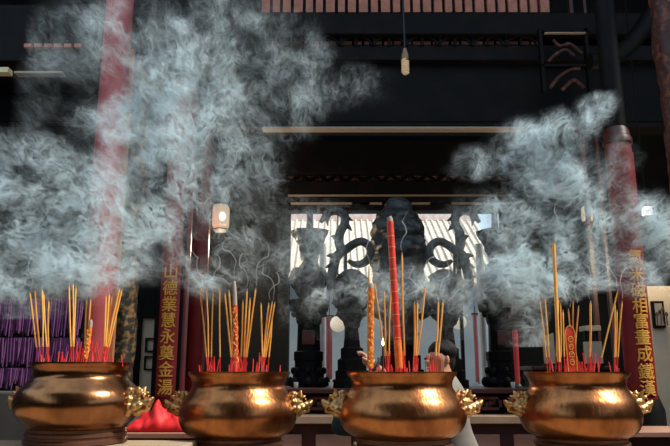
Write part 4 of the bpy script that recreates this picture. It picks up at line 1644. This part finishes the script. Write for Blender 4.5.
left = [
    blob(90, 85, 3.42, 130, 80, 0.07, 0.08), blob(35, 308, 3.3, 45, 14, 0.16),
    blob(160, 85, 3.35, 55, 52, 1.0), blob(205, 50, 3.37, 55, 42, 0.8), blob(150, 150, 3.30, 50, 42, 0.62), blob(205, 125, 3.35, 42, 36, 0.75),
    blob(245, 20, 3.45, 50, 26, 0.5), blob(115, 25, 3.40, 35, 30, 0.6), blob(275, 95, 3.40, 45, 28, 0.6), blob(345, 82, 3.45, 38, 16, 0.40), blob(300, 60, 3.42, 30, 24, 0.35),
    blob(20, 175, 3.20, 38, 30, 0.8), blob(25, 230, 3.15, 48, 38, 0.75), blob(85, 248, 3.15, 48, 34, 0.68), blob(100, 195, 3.20, 42, 38, 0.6),
    blob(142, 225, 3.25, 36, 40, 0.55), blob(195, 195, 3.30, 34, 30, 0.35), blob(205, 270, 3.28, 30, 18, 0.6), blob(60, 275, 3.08, 50, 16, 0.85), blob(20, 285, 3.1, 30, 12, 0.7),
    blob(110, 95, 3.35, 34, 36, 0.30), blob(30, 45, 3.45, 60, 26, 0.22), blob(250, 235, 3.30, 35, 36, 0.18), blob(245, 170, 3.35, 28, 24, 0.22),
]
a, b = at(-30, 330, 3.0), at(410, -40, 3.7)
smoke('smoke_plume', left, (-1.72, 2.98, 1.55), (0.42, 3.60, 3.42), 0.0040, SM, 'broad bank of pale smoke drifting up from the two left censers', 1)
right = [
    blob(603, 97, 3.35, 9, 17, 0.8), blob(588, 112, 3.35, 14, 12, 0.7), blob(568, 126, 3.35, 24, 14, 0.9), blob(540, 142, 3.35, 30, 18, 1.0), blob(505, 160, 3.38, 28, 12, 0.6), blob(478, 172, 3.40, 16, 8, 0.4),
    blob(552, 168, 3.35, 40, 20, 0.8), blob(592, 210, 3.38, 38, 26, 0.9), blob(535, 215, 3.38, 40, 26, 0.6), blob(650, 225, 3.38, 26, 24, 1.0), blob(625, 165, 3.38, 10, 22, 0.35),
    blob(655, 262, 3.36, 28, 18, 0.8), blob(585, 262, 3.37, 40, 20, 0.75), blob(505, 275, 3.33, 26, 32, 0.95), blob(480, 245, 3.4, 24, 34, 0.5), blob(540, 280, 3.37, 30, 16, 0.9),
    blob(518, 335, 3.33, 13, 28, 0.8), blob(585, 290, 3.36, 34, 9, 0.7), blob(640, 285, 3.36, 14, 12, 0.4),
]
smoke('smoke_plume', right, (0.42, 3.02, 1.42), (1.85, 3.62, 2.75), 0.0040, SM, 'pale curling smoke cloud above the rightmost censer', 2)
mid = [
    blob(303, 272, 3.3, 24, 34, 0.30), blob(348, 292, 3.3, 26, 14, 0.26), blob(420, 292, 3.2, 38, 14, 0.24), blob(400, 275, 3.3, 40, 12, 0.16), blob(452, 292, 3.3, 24, 20, 0.22), blob(300, 215, 3.4, 24, 26, 0.10),
    blob(330, 235, 3.35, 40, 22, 0.07), blob(460, 235, 3.35, 30, 30, 0.09), blob(400, 310, 3.3, 90, 40, 0.05),
]
smoke('smoke_plume', mid, (-0.28, 3.08, 1.45), (0.66, 3.45, 2.2), 0.0040, SM, 'thin veil of smoke over the third censer', 3)


# thin single wisps rising from the glowing tips
WISPM = smoke_material('thin_white_wisp', 55.0, 0.2, (0.86, 0.95, 1.0))


def wisp(u, v, h, drift, ci, seed, where):
    Y = (3.02, 3.28, 3.0, 3.25)[ci] + random.uniform(-0.03, 0.03)
    p = at(u, v - 3, Y)
    k = pxm(v, Y)
    n = 34
    pts, rad = [], []
    for j in range(n):
        t_ = j / (n - 1)
        a = t_ * 9 + seed
        amp = (0.5 + 5.0 * t_) * k
        pts.append((amp * math.sin(a) + drift * k * t_ * t_ + 3 * k * t_ * mnoise.noise(Vector((seed, t_ * 5, 0))), amp * 0.5 * math.cos(a * 1.3), h * k * t_ + 2.2 * k * t_ * math.sin(a * 2 + 1)))
        rad.append((0.0022 + 0.0022 * t_) * (1 - 0.75 * max(0, t_ - 0.7) / 0.3))
    o = MB().tube(pts, rad, 8).build('smoke_wisp', WISPM, None, True, 0, 80, p)
    tag(o, 'thin wisp of smoke rising from the incense tips of the ' + where, 'smoke', 'smoke wisps of the ' + where, 'stuff')


for ci, where, tips in ((0, 'leftmost censer', ((31, 293, 40, -8), (42, 291, 50, 6), (70, 287, 45, -14), (74, 285, 60, 12), (88, 300, 38, -16), (108, 295, 45, -22), (120, 288, 40, -12))),
                        (1, 'second censer from the left', ((202, 289, 40, -18), (213, 293, 42, 8), (235, 280, 40, -14), (247, 290, 40, -14), (256, 289, 45, 14), (270, 303, 34, 16), (274, 303, 40, -16))),
                        (2, 'third censer', ((369, 267, 40, -8), (402, 254, 40, 8), (417, 302, 36, -8), (425, 287, 38, 10), (441, 301, 40, 14))),
                        (3, 'rightmost censer', ((542, 300, 40, -16), (556, 243, 46, 8), (570, 310, 36, -10), (577, 306, 40, 2), (590, 302, 44, 2), (617, 291, 40, -26), (622, 302, 44, 12), (604, 292, 30, 2)))):
    for i, (u, v, h, dr) in enumerate(tips):
        wisp(u, v, h, dr, ci, i * 1.7 + ci, where)
